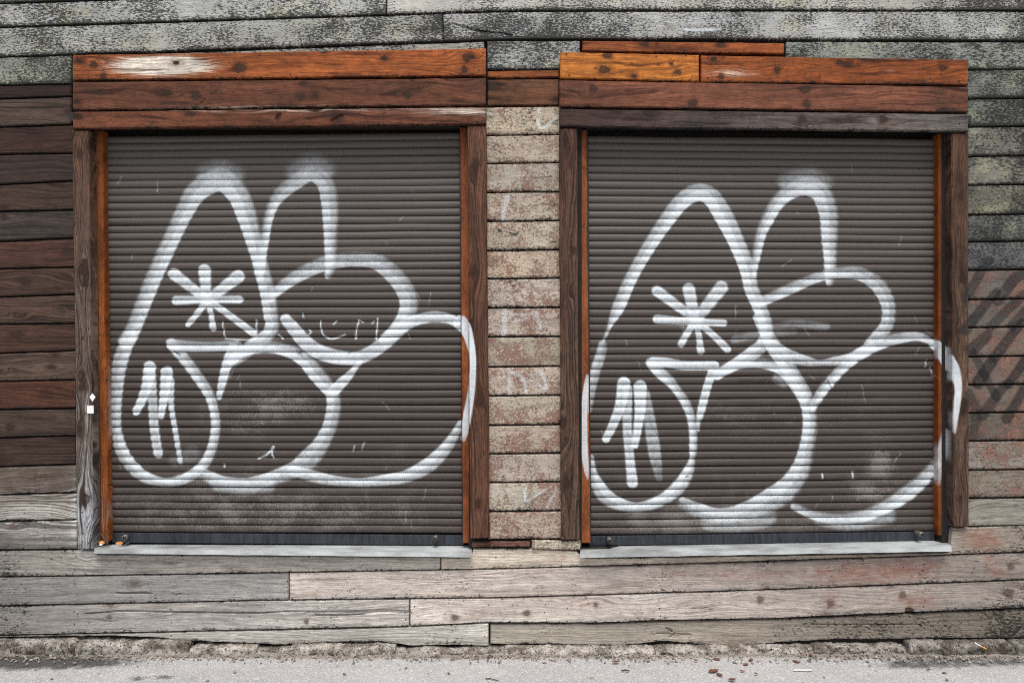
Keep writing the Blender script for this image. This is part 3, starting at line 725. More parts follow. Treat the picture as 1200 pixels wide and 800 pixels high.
# ------------------------------------------------------------------ ground
def build_ground():
    xs = np.unique(np.concatenate([np.linspace(-60, -3.4, 20), np.arange(-3.4, 3.4, .018), np.linspace(3.4, 60, 20)]))
    ys = np.unique(np.concatenate([np.linspace(-60, -1.2, 16), np.arange(-1.2, .12, .018), np.linspace(.12, 30, 8)]))
    X, Y = np.meshgrid(xs, ys)
    Z = np.zeros_like(X)
    near = (np.abs(X) < 3.4) & (Y > -1.2) & (Y < .12)
    flat = np.nonzero(near.ravel())[0]
    zf = Z.ravel()
    for i in flat:
        p = (X.ravel()[i], Y.ravel()[i], 0)
        zf[i] = .006 * mnoise.noise(Vector((p[0] * 3, p[1] * 5, 0))) + .004 * mnoise.noise(Vector((p[0] * 25, p[1] * 25, 3)))
    P = np.stack([X.ravel(), Y.ravel(), zf + GZ - .004], 1)
    nr, nc = X.shape
    idx = np.arange(nr * nc).reshape(nr, nc)
    q = np.stack([idx[:-1, :-1], idx[:-1, 1:], idx[1:, 1:], idx[1:, :-1]], -1).reshape(-1, 4)
    me = mesh_np('asphalt', P, q, True)
    # stains measured as photo pixels projected on the ground
    kk = D / (D + np.minimum(P[:, 1], 5.0) + 1e-6)
    with np.errstate(all='ignore'):
        px = 600 + P[:, 0] / S * kk; py = 400 + (EYE - GZ) / S * kk
    st = blobs([(0, 776, 150, 10, .75), (70, 772, 120, 8, .5), (160, 793, 18, 4, .6), (195, 792, 15, 4, .6), (226, 793, 6, 3, .5), (1060, 776, 50, 9, .6), (1130, 773, 60, 9, .6), (1210, 775, 50, 10, .5),
                (705, 777, 10, 5, .35), (945, 777, 14, 5, .3), (40, 797, 70, 4, .3), (540, 768, 30, 5, .35), (320, 765, 40, 5, .35), (480, 766, 26, 5, .4)], px, py)
    st[P[:, 1] < -.9] = 0
    fattr(me, 'stain_shade', st)
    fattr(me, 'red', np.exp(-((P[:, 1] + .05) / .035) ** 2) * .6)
    o = link_mesh('asphalt', me, M['asphalt'])
    tag(o, 'pale grey asphalt pavement along the foot of the plank wall', 'pavement', kind='structure')
build_ground()

# ------------------------------------------------------------------ plank wall
wall = tag(empty('plank_wall', (0, .0, .05)), 'old timber wall of horizontal weathered planks, grey, brown and cream', 'wall')
bm = box_mesh('b', -4.1, 4.1, .13, .20, .02, 4.2, 0)
bm_obj('backing_panel', bm, M['back'], wall)
for (a, b, t, bt) in ((-4.1, -1.965, .02, 4.2), (-.205, .33, .02, 4.2), (2.035, 4.1, .02, 4.2)):    # studs behind the boards, beside the openings
    bm_obj('backing_panel', box_mesh('b', a, b, .03, .128, t, bt, 0), M['back'], wall)
for (a, b) in ((-1.963, -.207), (.332, 2.033)):
    bm_obj('backing_panel', box_mesh('b', a, b, .03, .127, 2.50, 4.2, 0), M['back'], wall)
    bm_obj('backing_panel', box_mesh('b', a, b, .03, .127, .02, .50, 0), M['back'], wall)

XL, XR = -330, 1530
L1 = [(XL, 14), (0, 4), (180, -2), (600, -20), (XR, -20)]
L2 = [(XL, 42), (0, 32), (300, 22.5), (600, 13), (900, 12.5), (XR, 13)]
L3 = [(XL, 77), (0, 67), (300, 57), (600, 46), (900, 46.5), (1200, 48), (XR, 49)]
L4 = [(XL, 104), (0, 100), (83, 98.5), (600, 80), (1137, 81.5), (XR, 82)]
def seg(pts, x): return float(polyx(pts, [x])[0])
def row(top, bot, cuts, mat, tints, **kw):
    for i in range(len(cuts) - 1):
        a, b = cuts[i], cuts[i + 1]
        tt = tints[i]
        t2 = None
        if isinstance(tt[0], tuple): tt, t2 = tt
        board('plank', wall, mat, (a, seg(top, a)), (b, seg(top, b)), (b, seg(bot, b)), (a, seg(bot, a)), tt, top=top, bot=bot, tint2=t2, **kw)
def shift(pts, d): return [(x, y_ + d) for x, y_ in pts]
G1, G2 = (172, 173, 170), (164, 165, 160)
# higher rows, just above the picture
L0 = shift(L1, -34); Lm = shift(L1, -68); Lm2 = shift(L1, -102)
row(Lm2, Lm, [XL, 210, 900, XR], M['lichen'], [G1, G2, G1])
row(Lm, L0, [XL, 640, XR], M['lichen'], [G2, G1])
row(L0, L1, [XL, 330, XR], M['lichen'], [G1, G2])
row(L1, L2, [XL, 453, XR], M['lichen'], [G1, (178, 176, 170)])
row(L2, L3, [XL, 519, XR], M['lichen'], [G2, (172, 173, 172)])
row(L3, L4, [XL, 83.5], M['lichen'], [(135, 137, 130)])
board('plank', wall, M['lichen'], (570.5, 47), (680, 47), (680, 82), (570.5, 82), (158, 160, 158))
board('plank', wall, M['lichen'], (921, 48), (XR, 49), (XR, 82), (921, 82), (140, 144, 138), top=[(921, 48), (XR, 49)])
board('plank', wall, M['lichen'], (84, 66), (568, 48), (568, 78), (84, 98), (150, 150, 145))

# left dark boards
ly = [(100, 98.5), (116, 113), (149, 146), (181, 179.5), (216.5, 212), (248, 246), (283, 279), (315, 313), (348, 345), (380, 379), (414, 410.5), (447, 445), (480, 478.5), (513, 510.5), (547, 544), (580, 577), (611, 609), (645, 643.5)]
lc = [(46, 28, 23), (82, 66, 57), (66, 43, 34), (59, 45, 39), (72, 54, 45), (66, 57, 52), (82, 55, 45), (75, 55, 45), (86, 66, 55), (77, 54, 43), (93, 75, 64), (84, 52, 39), (75, 61, 52), (70, 52, 43), (98, 86, 78), (118, 110, 102), (120, 116, 112)]
for i in range(len(ly) - 1):
    (a0, a1), (b0, b1) = ly[i], ly[i + 1]
    sl0, sl1 = (a1 - a0) / 84, (b1 - b0) / 84
    xr_ = 88 + i * .15 if i > 1 else 84
    pt = [(XL, a0 - sl0 * 0), (0, a0), (xr_, a1)]; pb = [(XL, b0), (0, b0), (xr_, b1)]
    board('plank', wall, M['dark'] if i < 14 else M['grey'], (XL, a0), (xr_, a1), (xr_, b1), (XL, b0), lc[i], top=pt, bot=pb)

# pier between the windows
board('plank', wall, M['stain'], (570.5, 82.5), (656, 81), (656, 91.5), (570.5, 92), (176, 98, 50))
board('plank', wall, M['stain'], (570.5, 92.5), (656, 92), (656, 124), (570.5, 124.5), (128, 84, 58))
cy = [125, 158.5, 191.5, 225.5, 259.5, 293.5, 327, 361, 395, 430, 464, 498.5, 532, 565.5, 599.5, 632.5]
cc = [(199, 186, 164), (188, 175, 160), (187, 178, 164), (192, 182, 166), (194, 184, 166), (199, 182, 162), (199, 186, 174), (195, 181, 168), (181, 170, 154), (198, 183, 170), (190, 178, 163), (183, 169, 154), (190, 178, 166), (196, 187, 172), (194, 177, 164)]
for i in range(len(cy) - 1):
    t = i / 14
    x0, x1 = 568.5 + 3 * t, 657.5 + 2 * t
    board('plank', wall, M['pier'], (x0, cy[i]), (x1, cy[i] - 1), (x1, cy[i + 1] - 1), (x0, cy[i + 1]), cc[i], step=4)
board('plank', wall, M['dark'], (552, 634), (622, 634), (622, 641.5), (552, 642), (120, 84, 72), y=-.012)
board('plank', wall, M['pier'], (622.5, 632.5), (681, 633), (681, 645), (622.5, 645), (200, 196, 176), y=-.012)

# right mouldy boards
ry = [82, 116, 149, 183.5, 217, 252, 283.5, 317, 351, 384, 418, 451, 484, 517, 551, 584]
rc = [(116, 119, 114), (110, 116, 107), (112, 112, 105), (112, 109, 103), (109, 109, 98), (96, 98, 96), (98, 98, 98), (117, 110, 103), (112, 109, 103), (117, 107, 98), (117, 107, 98), (116, 107, 98), (109, 102, 93), (144, 137, 128), (137, 130, 119)]
for i in range(len(ry) - 1):
    x0 = 1133
    board('plank', wall, M['lichen'] if i < 7 else M['pier'], (x0, ry[i]), (XR, ry[i] - 1), (XR, ry[i + 1] - 1), (x0, ry[i + 1]), rc[i], top=[(x0, ry[i]), (1200, ry[i] - 1), (XR, ry[i] - 2)], bot=[(x0, ry[i + 1]), (1200, ry[i + 1] - 1), (XR, ry[i + 1] - 2)])
board('plank', wall, M['grey'], (1133, 584), (XR, 579), (XR, 612), (1133, 617), (150, 146, 136))

# lower silver boards, end tints darker for dirt and painted-in vignette
A0 = [(XL, 650), (0, 645), (110, 643.5), (111.5, 649), (551.5, 653), (553.5, 642.5), (622, 642.5), (680, 645), (681.5, 654), (1113.5, 647), (1116, 617.5), (1200, 615), (XR, 610)]
A1 = [(XL, 684), (0, 676), (300, 671.5), (516, 667.5), (600, 666), (900, 657.5), (1000, 654), (1200, 647), (XR, 638)]
B1 = [(XL, 718), (0, 710), (300, 703.5), (600, 700), (900, 691), (1200, 679.5), (XR, 668)]
C1 = [(XL, 752), (0, 744.5), (300, 738), (480, 734), (570, 729.5), (700, 730), (780, 727), (900, 725), (1200, 712.5), (XR, 700)]
row(A0, A1, [XL, 516.5, XR], M['grey'], [((118, 116, 112), (200, 193, 184)), ((220, 208, 192), (116, 104, 96))])
row(A1, B1, [XL, 338.5, XR], M['grey'], [((104, 103, 101), (166, 164, 161)), ((214, 203, 194), (110, 100, 93))])
row(B1, C1, [XL, 480, XR], M['grey'], [((104, 103, 101), (200, 194, 188)), ((222, 212, 203), (110, 100, 93))])
Dl = [(XL, 756), (0, 746), (140, 745), (180, 747), (222, 751), (300, 754), (330, 756), (400, 752), (450, 752), (480, 757), (520, 756), (573, 757)]
Dr = [(573, 755), (640, 755), (720, 757), (780, 752), (840, 757), (900, 754), (975, 750), (1200, 748), (XR, 744)]
row(C1, Dl, [XL, 573], M['grey'], [((132, 128, 122), (200, 196, 188))], wob=.8, y=.0)
row(C1, Dr, [574, XR], M['grey'], [((184, 176, 164), (104, 90, 76))], wob=.8, y=.014)

# nails: tiny heads, joined per wall
def nails(name, parent, pts, y):
    bm = bmesh.new()
    for (px, py, r) in pts:
        X, _, Z = W(px, py, y)
        g = bmesh.ops.create_cone(bm, cap_ends=True, segments=8, radius1=r * S, radius2=r * S * .7, depth=.003)
        for vv in g['verts']:
            a, b, c = vv.co
            vv.co = Vector((X + a, y - c + .0005, Z + b))
    return tag(bm_obj(name, bm, M['nail'], parent), kind='stuff')
npts = []
for x in (88, 200):
    for r_, o_ in ((A0, 8), (A0, 23), (A1, 9), (A1, 22), (B1, 8), (B1, 23)): npts.append((x + random.uniform(-2, 2), seg(r_, x) + o_, random.uniform(.7, 1.1)))
for x, t_ in ((335, A1), (342, A1), (476, B1), (484, B1), (512, A0), (520, A0), (775, A1), (774, B1), (515, A1), (1083, A1), (1083, B1), (574, B1), (640, B1), (148, A0)):
    for o_ in (9, 17, 25): npts.append((x + random.uniform(-2, 2), seg(t_, x) + o_ + random.uniform(-1.5, 1.5), random.uniform(.6, 1.0)))
for x, y_ in ((581, 653), (1150, 30), (675, 53), (675, 76), (140, 745), (530, 738), (568, 745), (201, 744)): npts.append((x, y_, .9))
for i in range(60):
    x = random.uniform(5, 1180); y_ = random.uniform(seg(A1, x) + 3, seg(C1, x) - 3)
    npts.append((x, y_, random.uniform(.35, .75)))
nails('nails', wall, npts, -.0005)

# ------------------------------------------------------------------ window surrounds and shutters
def tube(name, parent, mat, p0, p1, r0, r1, seg_=10, wobble=0.0, n=6):
    bm = bmesh.new()
    p0, p1 = Vector(p0), Vector(p1)
    ax = (p1 - p0).normalized()
    s1 = ax.orthogonal().normalized(); s2 = ax.cross(s1)
    rings = []
    for i in range(n):
        t = i / (n - 1)
        c = p0.lerp(p1, t) + (s1 * random.uniform(-1, 1) + s2 * random.uniform(-1, 1)) * wobble
        r = r0 + (r1 - r0) * t
        rings.append([bm.verts.new(c + (s1 * math.cos(a) + s2 * math.sin(a)) * r) for a in [k * 2 * math.pi / seg_ for k in range(seg_)]])
    for i in range(n - 1):
        for k in range(seg_):
            bm.faces.new((rings[i][k], rings[i][(k + 1) % seg_], rings[i + 1][(k + 1) % seg_], rings[i + 1][k]))
    bm.faces.new(rings[0][::-1]); bm.faces.new(rings[-1])
    bmesh.ops.recalc_face_normals(bm, faces=bm.faces)
    return bm_obj(name, bm, mat, parent, True)

DUST = {'l': [(300, 480, 70, 28, .9), (250, 560, 160, 60, .5), (430, 590, 160, 40, .6), (350, 610, 220, 25, .45), (480, 520, 40, 25, .5), (340, 470, 40, 20, .6), (210, 600, 90, 30, .4), (400, 355, 40, 12, .2)],
        'r': [(1030, 540, 18, 22, 1.1), (1025, 575, 28, 18, 1.0), (860, 490, 90, 30, .7), (1000, 480, 60, 30, .5), (860, 580, 120, 50, .55), (760, 610, 90, 25, .7), (1040, 560, 60, 60, .4), (900, 615, 200, 18, .5), (730, 540, 40, 40, .4)]}

DENTS = {'l': [(430, 250, 22, .004), (180, 590, 18, .005), (330, 480, 30, .004), (500, 440, 14, .004), (290, 330, 40, .003)], 'r': [(1060, 280, 20, .004), (840, 520, 26, .005), (1010, 560, 18, .005), (760, 320, 34, .003), (900, 610, 20, .004)]}
def shutter(side, q, label, knobs, bar):
    """roller shutter: q = TL, TR, BR, BL corners in photo pixels"""
    Y0 = .075
    TL, TR, BR, BL = [np.array(p, float) for p in q]
    bx = W((TL[0] + TR[0]) / 2, 0, Y0)[0]
    root = tag(empty('roller_shutter', (bx, Y0, W(0, BL[1] + 12, Y0)[2])), label, 'shutter', 'roller shutters in the plank wall')
    Hh = (BL[1] - TL[1] + BR[1] - TR[1]) / 2
    ns = int(round(Hh / 8.75))
    prof_v = np.array([0, .05, .12, .22, .34, .46, .58, .70, .80, .88, .93, .955, .99])
    bulge = np.array([.0038, .0000, -.0020, -.0038, -.0051, -.0058, -.0058, -.0049, -.0031, -.0006, .0020, .0078, .0083])
    nu = int((TR[0] - TL[0]) / 1.3)
    u = np.linspace(0, 1, nu)
    for k in range(ns):
        v = (k + prof_v) / ns
        U, V = np.meshgrid(u, v)
        Lx, Ly = TL[0] + (BL[0] - TL[0]) * V, TL[1] + (BL[1] - TL[1]) * V
        Rx, Ry = TR[0] + (BR[0] - TR[0]) * V, TR[1] + (BR[1] - TR[1]) * V
        X = Lx + (Rx - Lx) * U; Y = Ly + (Ry - Ly) * U
        jit = random.uniform(-.0006, .0006)
        sag = .35 * noise1(X * 1.0, 900 + k, 160) + .22 * noise1(X * 1.0, 400 + k // 3, 60)
        Y = Y + sag
        dep = Y0 + bulge[:, None] * (1 + .10 * noise1(X, 300 + k, 70)) + jit + .0009 * noise1(X, 500 + k, 90)
        for (dx_, dy_, dr, da) in DENTS[side]:
            dep = dep + da * np.exp(-(((X - dx_) / dr) ** 2 + ((Y - dy_) / (dr * .7)) ** 2))
        k_ = (D + Y0) / D
        P = np.stack([(X - 600) * S * k_, dep, EYE + (400 - Y) * S * k_], -1)
        nr, nc = U.shape
        B = P[[-1, 0]].copy(); B[:, :, 1] = Y0 + .011                  # back of the slat
        allP = np.concatenate([P, B], 0).reshape(-1, 3)
        idx = np.arange((nr + 2) * nc).reshape(nr + 2, nc)
        loop = np.vstack([idx, idx[:1]])
        qd = np.stack([loop[:-1, :-1], loop[1:, :-1], loop[1:, 1:], loop[:-1, 1:]], -1).reshape(-1, 4)
        o3 = np.array([bx, Y0, P[:, :, 2].mean()])
        me = mesh_np('slat', allP - o3, qd, True)
        fx = np.concatenate([X, X[[-1, 0]]]).ravel(); fy = np.concatenate([Y, Y[[-1, 0]]]).ravel()
        pa = eval_strokes(PAINT, fx, fy)
        # the spray reaches less of the underside of each slat
        vv = np.concatenate([np.tile(prof_v[:, None], (1, nc)), np.ones((2, nc))]).ravel()
        lee = np.clip((vv - .55) / .45, 0, 1)
        pa = pa * (1 - .16 * lee * (1 - np.clip((pa - .82) / .18, 0, 1) * .6))
        fattr(me, 'paint', pa); fattr(me, 'ink', eval_strokes(INK, fx, fy))
        fattr(me, 'dust', np.clip(blobs(DUST[side], fx, fy) * .75, 0, 1.0))
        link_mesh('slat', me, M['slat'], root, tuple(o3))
    # bottom bar
    (bx0, by0), (bx1, by1), hh = bar
    bm = bmesh.new()
    a = [W(bx0, by0, Y0 - .006), W(bx1, by1, Y0 - .006), W(bx1 + .3, by1 + hh, Y0 - .006), W(bx0 + .3, by0 + hh, Y0 - .006)]
    f = [bm.verts.new(p) for p in a]; b = [bm.verts.new((p[0], Y0 + .012, p[2])) for p in a]
    bm.faces.new(f[::-1]); bm.faces.new(b)
    for i in range(4): bm.faces.new((f[i], f[(i + 1) % 4], b[(i + 1) % 4], b[i]))
    bmesh.ops.recalc_face_normals(bm, faces=bm.faces)
    bmesh.ops.bevel(bm, geom=bm.edges[:], offset=.002, segments=2, affect='EDGES', profile=.5)
    barobj = bm_obj('bottom_bar', bm, M['bar'], root)
    # thin lip on top of the bar
    n_ = 40
    for (kx, ky, dx, dy) in knobs:
        X, _, Z = W(kx, ky, Y0)
        st = tube('stopper', root, M['steel'], (X, Y0 - .004, Z), (X + dx, Y0 - .05, Z + dy), .0105, .0125, 14, 0, 4)
        tube('screw', st, M['rail'], (X + dx * .9, Y0 - .047, Z + dy * .9), (X + dx * 1.04, Y0 - .0525, Z + dy * 1.04), .008, .008, 10, 0, 2)
    # guide rails
    for (xa, xb, s_) in ((TL[0], BL[0], -1), (TR[0], BR[0], 1)):
        bm = bmesh.new()
        o_ = 1.6 * s_
        pts = []
        for (x_, y_) in ((xa, TL[1] - 8), (xb, BL[1] + 11 if s_ < 0 else BR[1] + 11)):
            for (e, yy) in ((-.9 * 1, Y0 - .016), (1.3, Y0 - .016), (1.3, Y0 + .016), (-.9, Y0 + .016)):
                p = W(x_ + o_ * .6 + e, y_, Y0); pts.append(bm.verts.new((p[0], yy, p[2])))
        bm.faces.new(pts[:4]); bm.faces.new(pts[4:][::-1])
        for i in range(4): bm.faces.new((pts[i], pts[(i + 1) % 4], pts[4 + (i + 1) % 4], pts[4 + i]))
        bmesh.ops.recalc_face_normals(bm, faces=bm.faces)
        bm_obj('guide_rail', bm, M['rail'], root)
    return root

def surround(label, base, headers, posts, jambs, reveals, sill, extra_nails):
    root = tag(empty('shutter_surround', W(base[0], base[1], 0)), label, 'window frame', 'timber surrounds of the shutters')
    for h in headers:
        board('header_board', root, M[h[6]] if len(h) > 6 else M['stain'], *h[:4], h[4], y=h[5], thick=.024 if h[5] < -.03 else .03, wob=.3, step=5, tint2=h[7] if len(h) > 7 else None)
    for p in posts:
        board('post', root, M['post'], *p[:4], p[4], y=-.024, thick=.052, vertical=True, gap=.3, tint2=p[5] if len(p) > 5 else None)
    for p in jambs:
        board('jamb', root, M['jamb'], *p[:4], p[4], y=.034, thick=.05, vertical=True, gap=.1, wob=.15, warp=.0004)
    for (x0, x1, y0, y1, side, tint) in reveals:       # lining between post and jamb, seen edge on
        X0 = W(x0, 0, 0)[0]
        z0, z1 = W(0, y0, .0)[2], W(0, y1, .0)[2]
        bm = bmesh.new()
        n_ = 320
        ring_ = [(0, .0285 + .0615 * k / 6) for k in range(7)] + [(side * .014, .09 - .0615 * k / 6) for k in range(7)]
        vs_ = []
        for i in range(n_ + 1):
            t = i / n_
            zz = z0 + (z1 - z0) * t; xx = X0 + (W(x1, 0, 0)[0] - X0) * t
            vs_.append([bm.verts.new((xx + a, b, zz)) for (a, b) in ring_])
        for i in range(n_):
            for k in range(14): bm.faces.new((vs_[i][k], vs_[i][(k + 1) % 14], vs_[i + 1][(k + 1) % 14], vs_[i + 1][k]))
        bm.faces.new(vs_[0]); bm.faces.new(vs_[-1][::-1])
        bmesh.ops.recalc_face_normals(bm, faces=bm.faces)
        wc = np.array([v_.co[:] for v_ in bm.verts]); kk_ = D / (D + wc[:, 1])
        o = bm_obj('reveal_strip', bm, M['reveal'], root)
        cattr(o.data, 'tint', np.array(lin(tint)))
        fattr(o.data, 'paint', eval_strokes(PAINT, 600 + wc[:, 0] / S * kk_, 400 - (wc[:, 2] - EYE) / S * kk_))
    # lintel soffit, coloured black to stand for the shadow under the header
    (lx0, lx1, lyy) = sill['lintel']
    X0, X1 = W(lx0, 0, .03)[0], W(lx1, 0, .03)[0]
    Zt = W(0, lyy, -.02)[2]
    o = bm_obj('lintel', box_mesh('l', X0, X1, -.009, .128, Zt + .034, Zt + .075, .002), M['rail'], root)
    # sloping metal sill: top sheet, front lip, small folded end
    ns = 50
    bm = bmesh.new()
    rows_ = []
    for i in range(ns + 1):
        t = i / ns
        (xb0, yb0), (xb1, yb1) = sill['back']; (xf0, yf0), (xf1, yf1) = sill['front']
        pb = Vector(W(xb0 + (xb1 - xb0) * t, yb0 + (yb1 - yb0) * t, .085))
        pf = Vector(W(xf0 + (xf1 - xf0) * t, yf0 + (yf1 - yf0) * t, -.042))
        j = .0010 * mnoise.noise(Vector((t * 14, 1, 2))); pf.z += j; pf.y += 1.5 * j
        lip = pf + Vector((0, -.002, -.018 + .001 * mnoise.noise(Vector((t * 20, 5, 2)))))
        un = lip + Vector((0, .004, .001)); u2 = pf + Vector((0, .004, -.004)); u3 = pb + Vector((0, 0, -.006))
        rows_.append([bm.verts.new(p) for p in (pb, pf, lip, un, u2, u3)])
    for i in range(ns):
        for k in range(6): bm.faces.new((rows_[i][k], rows_[i][(k + 1) % 6], rows_[i + 1][(k + 1) % 6], rows_[i + 1][k]))
    bm.faces.new(rows_[0]); bm.faces.new(rows_[-1][::-1])
    bmesh.ops.recalc_face_normals(bm, faces=bm.faces)
    bm_obj('sill', bm, M['zinc'], root)
    nails('nails', root, extra_nails[0], extra_nails[1])
    return root

OR1, OR2 = (196, 112, 52), (132, 70, 42)
fl = surround('weathered timber surround with broad brown posts and paler scuffed top board, left of the pier', (330, 645),
    [((84, 63.5), (570, 56), (570, 89.5), (84, 95), (182, 100, 48), -.034), ((84, 95.5), (570, 90.5), (570, 124), (84, 129.5), (122, 74, 52), -.036),
     ((84, 130), (570, 124.5), (570, 146), (84, 151.5), (128, 76, 52), -.034)],
    [((84, 152), (104.5, 152), (109.5, 644), (90, 644), (94, 66, 50), (108, 100, 94)), ((547.5, 146.5), (570, 146.5), (574, 631), (551, 632), (98, 66, 50), (92, 62, 48))],
    [((112, 152), (120, 152), (127, 635), (118.5, 635), (164, 92, 42)), ((539, 148), (549.5, 148), (554, 637), (542.3, 637), (168, 94, 50))],
    [(105, 110, 152, 643, 1, (96, 66, 48))],
    dict(lintel=(88, 568, 150), back=((112, 637), (552, 638.5)), front=((110.5, 643.5), (553, 648))),
    ([(566, 62, .9), (561, 82, .9), (563, 94, .9), (563, 114, .9), (559, 142, .8), (304, 64, .8), (340, 87, .7), (428, 62, .7), (90, 67, .8), (90, 88, .7), (89, 102, .8), (90, 122, .8), (90, 135, .7), (215, 141, .6), (96, 600, 1.0), (107, 633, 1.1), (97, 625, .9)], -.0368))
fr = surround('weathered timber surround whose top board is pieced from two lengths, right of the pier', (890, 640),
    [((656, 60), (820, 63.5), (820, 96.5), (655.5, 92.5), (206, 124, 50), -.034), ((821, 64), (1136, 69), (1136, 100.5), (821, 97), (168, 90, 42), -.035),
     ((655, 93), (1136, 101), (1136, 132.5), (655, 125.5), (136, 84, 62), -.036), ((655, 126.5), (1136, 133), (1136, 155), (655, 149), (86, 60, 54), -.034, 'stain', (124, 118, 114)),
     ((682, 47), (920, 49.5), (920, 64), (682, 61), (162, 88, 44), -.012)],
    [((655, 149.5), (677, 149.5), (679.5, 633), (657.5, 633), (86, 58, 46), (94, 74, 60)), ((1115, 155.5), (1135.5, 155.5), (1136.5, 618), (1117.5, 618), (88, 62, 46), (92, 72, 60))],
    [((676.5, 151), (687.5, 151), (692, 637), (679.3, 637), (172, 98, 54)), ((1100, 156), (1108.5, 156), (1108.5, 628), (1099.8, 628), (150, 80, 34))],
    [(1114.5, 1117, 156, 630, -1, (52, 56, 64))],
    dict(lintel=(660, 1132, 153), back=((681, 639.5), (1112, 632)), front=((679.5, 648.5), (1115, 641))),
    ([(664, 63, .9), (667, 88, .9), (769, 66, .7), (804, 65, .8), (811, 89, .7), (830, 67, .8), (830, 91, .8), (848, 67, .7), (961, 89, .8), (1013, 95, .9), (1124, 95, .9), (1129, 92, .6), (1008, 104, .6), (1128, 106, .9), (1127, 129, .9), (660, 97, .7), (660, 120, .7), (667, 145, .8), (1125, 145, .8), (673, 130, .7)], -.0368))
shutter('l', [(124, 159.5), (538.5, 155.5), (542, 625), (131, 623)], 'brown roller shutter, white spray tag, thin letters scratched beside its star, left of pier', [(150, 628, .012, .008), (512, 628, -.004, .004)], ((130.5, 624), (542, 627), 11.5))
shutter('r', [(688.5, 159), (1096, 163), (1095.5, 622), (692, 627)], 'brown roller shutter tagged with white spray paint, dusty lower slats, right of the pier', [(713, 630, .0, .002), (1072, 623, .006, .002)], ((692, 628), (1095.5, 622.5), 11))
# stickers on the far left post
def sticker(pts, label):
    bm = bmesh.new()
    f = [bm.verts.new(W(x, y, -.0275)) for x, y in pts]
    b = [bm.verts.new(W(x, y, -.0215)) for x, y in pts]
    bm.faces.new(f); bm.faces.new(b[::-1])
    n_ = len(pts)
    for i in range(n_): bm.faces.new((f[i], f[(i + 1) % n_], b[(i + 1) % n_], b[i]))
    bmesh.ops.recalc_face_normals(bm, faces=bm.faces)
    return tag(bm_obj('sticker', bm, M['sticker'], fl), label)
s1 = sticker([(104.7, 465), (108.3, 460.5), (112, 465), (108.3, 470.5)], 'white diamond sticker')
s2 = sticker([(102, 475), (109.7, 475), (109.7, 484.3), (102, 484.3)], 'white square sticker')

# ------------------------------------------------------------------ foundation stones, gravel, litter
found = tag(empty('foundation', (0, -.02, 0)), 'low broken concrete footing under the plank wall', 'footing')
stones = [(-330, -120, 752, 768), (-118, -32, 751, 766), (-30, 88, 747, 765), (89, 220, 747, 766), (223, 300, 753, 768), (338, 462, 754, 772), (503, 568, 757, 773), (590, 768, 756, 771), (770, 950, 756, 771), (955, 1062, 753, 769), (1067, 1190, 750, 767), (1193, 1320, 749, 766), (1322, 1530, 748, 766)]
for i, (x0, x1, y0, y1) in enumerate(stones):
    f = -.040 + random.uniform(-.008, .010)
    X0, _, Zt = W(x0, y0, f); X1 = W(x1, y0, f)[0]
    Zt = max(Zt - .020, .045)
    bm = bmesh.new()
    nx_ = max(6, int((X1 - X0) / .009)); ny_, nz_ = 8, 7
    g = bmesh.ops.create_cube(bm, size=1)
    bmesh.ops.subdivide_edges(bm, edges=[e for e in bm.edges if abs(e.verts[0].co.x - e.verts[1].co.x) > .5], cuts=nx_, use_grid_fill=True)
    bmesh.ops.subdivide_edges(bm, edges=[e for e in bm.edges if abs(e.verts[0].co.y - e.verts[1].co.y) > .5], cuts=ny_, use_grid_fill=True)
    bmesh.ops.subdivide_edges(bm, edges=[e for e in bm.edges if abs(e.verts[0].co.z - e.verts[1].co.z) > .5], cuts=nz_, use_grid_fill=True)
    ln_ = X1 - X0
    for vv in bm.verts:
        ux, uy, uz = vv.co
        a = max(0, abs(ux) - (.5 - .02 / ln_)) * ln_
        top_in = max(0, uz - .3); fr_in = max(0, -uy - .35)
        x = (X0 + X1) / 2 + ux * ln_
        yy = f + (uy + .5) * (.028 - f) + top_in * .03
        zz = -.02 + (uz + .5) * (Zt + .02) - fr_in * .012 - a * .35
        p = Vector((x, yy, zz))
        q_ = Vector((i * 7.3, 0, 0))
        crag = mnoise.noise(p * 24 + q_)
        d = mnoise.noise(p * 8 + q_) * .010 + (-abs(crag)) * .010 + mnoise.noise(p * 55 + q_) * .009 + mnoise.noise(p * 120) * .006
        yy += d * (1.3 if uy < .3 else 0); zz += d * .6 * (1 if uz > 0 else 0)
        vv.co = Vector((x + d * .5, min(yy, .029), zz))
    o = bm_obj('footing_stone', bm, M['concrete'], found, True)
    wx = np.array([v_.co.x for v_ in o.data.vertices]) + (X0 + X1) / 2
    px = 600 + wx / S
    fattr(o.data, 'stain_shade', np.clip(blobs([(0, 760, 90, 90, .5), (1130, 760, 120, 90, .9), (960, 760, 50, 90, .35), (1250, 760, 90, 90, .9), (-200, 760, 200, 90, .4)], px, np.full_like(px, 760)), 0, 1.2))
# mortar bed under the stones
bm = bmesh.new()
n_ = 420
prof = []
for i in range(n_ + 1):
    x = -4.1 + 8.2 * i / n_
    h = .044 + .010 * mnoise.noise(Vector((x * 9, 3, 0))) + .006 * mnoise.noise(Vector((x * 40, 8, 0)))
    f = -.028 + .012 * mnoise.noise(Vector((x * 7, 9, 4)))
    prof.append([bm.verts.new(p) for p in ((x, f - .03, -.012), (x, f - .008, h * .45), (x, f + .012, h), (x, .03, h + .008), (x, .03, -.012))])
for i in range(n_):
    for k in range(4): bm.faces.new((prof[i][k], prof[i][k + 1], prof[i + 1][k + 1], prof[i + 1][k]))
bmesh.ops.recalc_face_normals(bm, faces=bm.faces)
o = bm_obj('mortar_bed', bm, M['concrete'], found, True)
fattr(o.data, 'stain_shade', np.full(len(o.data.vertices), .45))

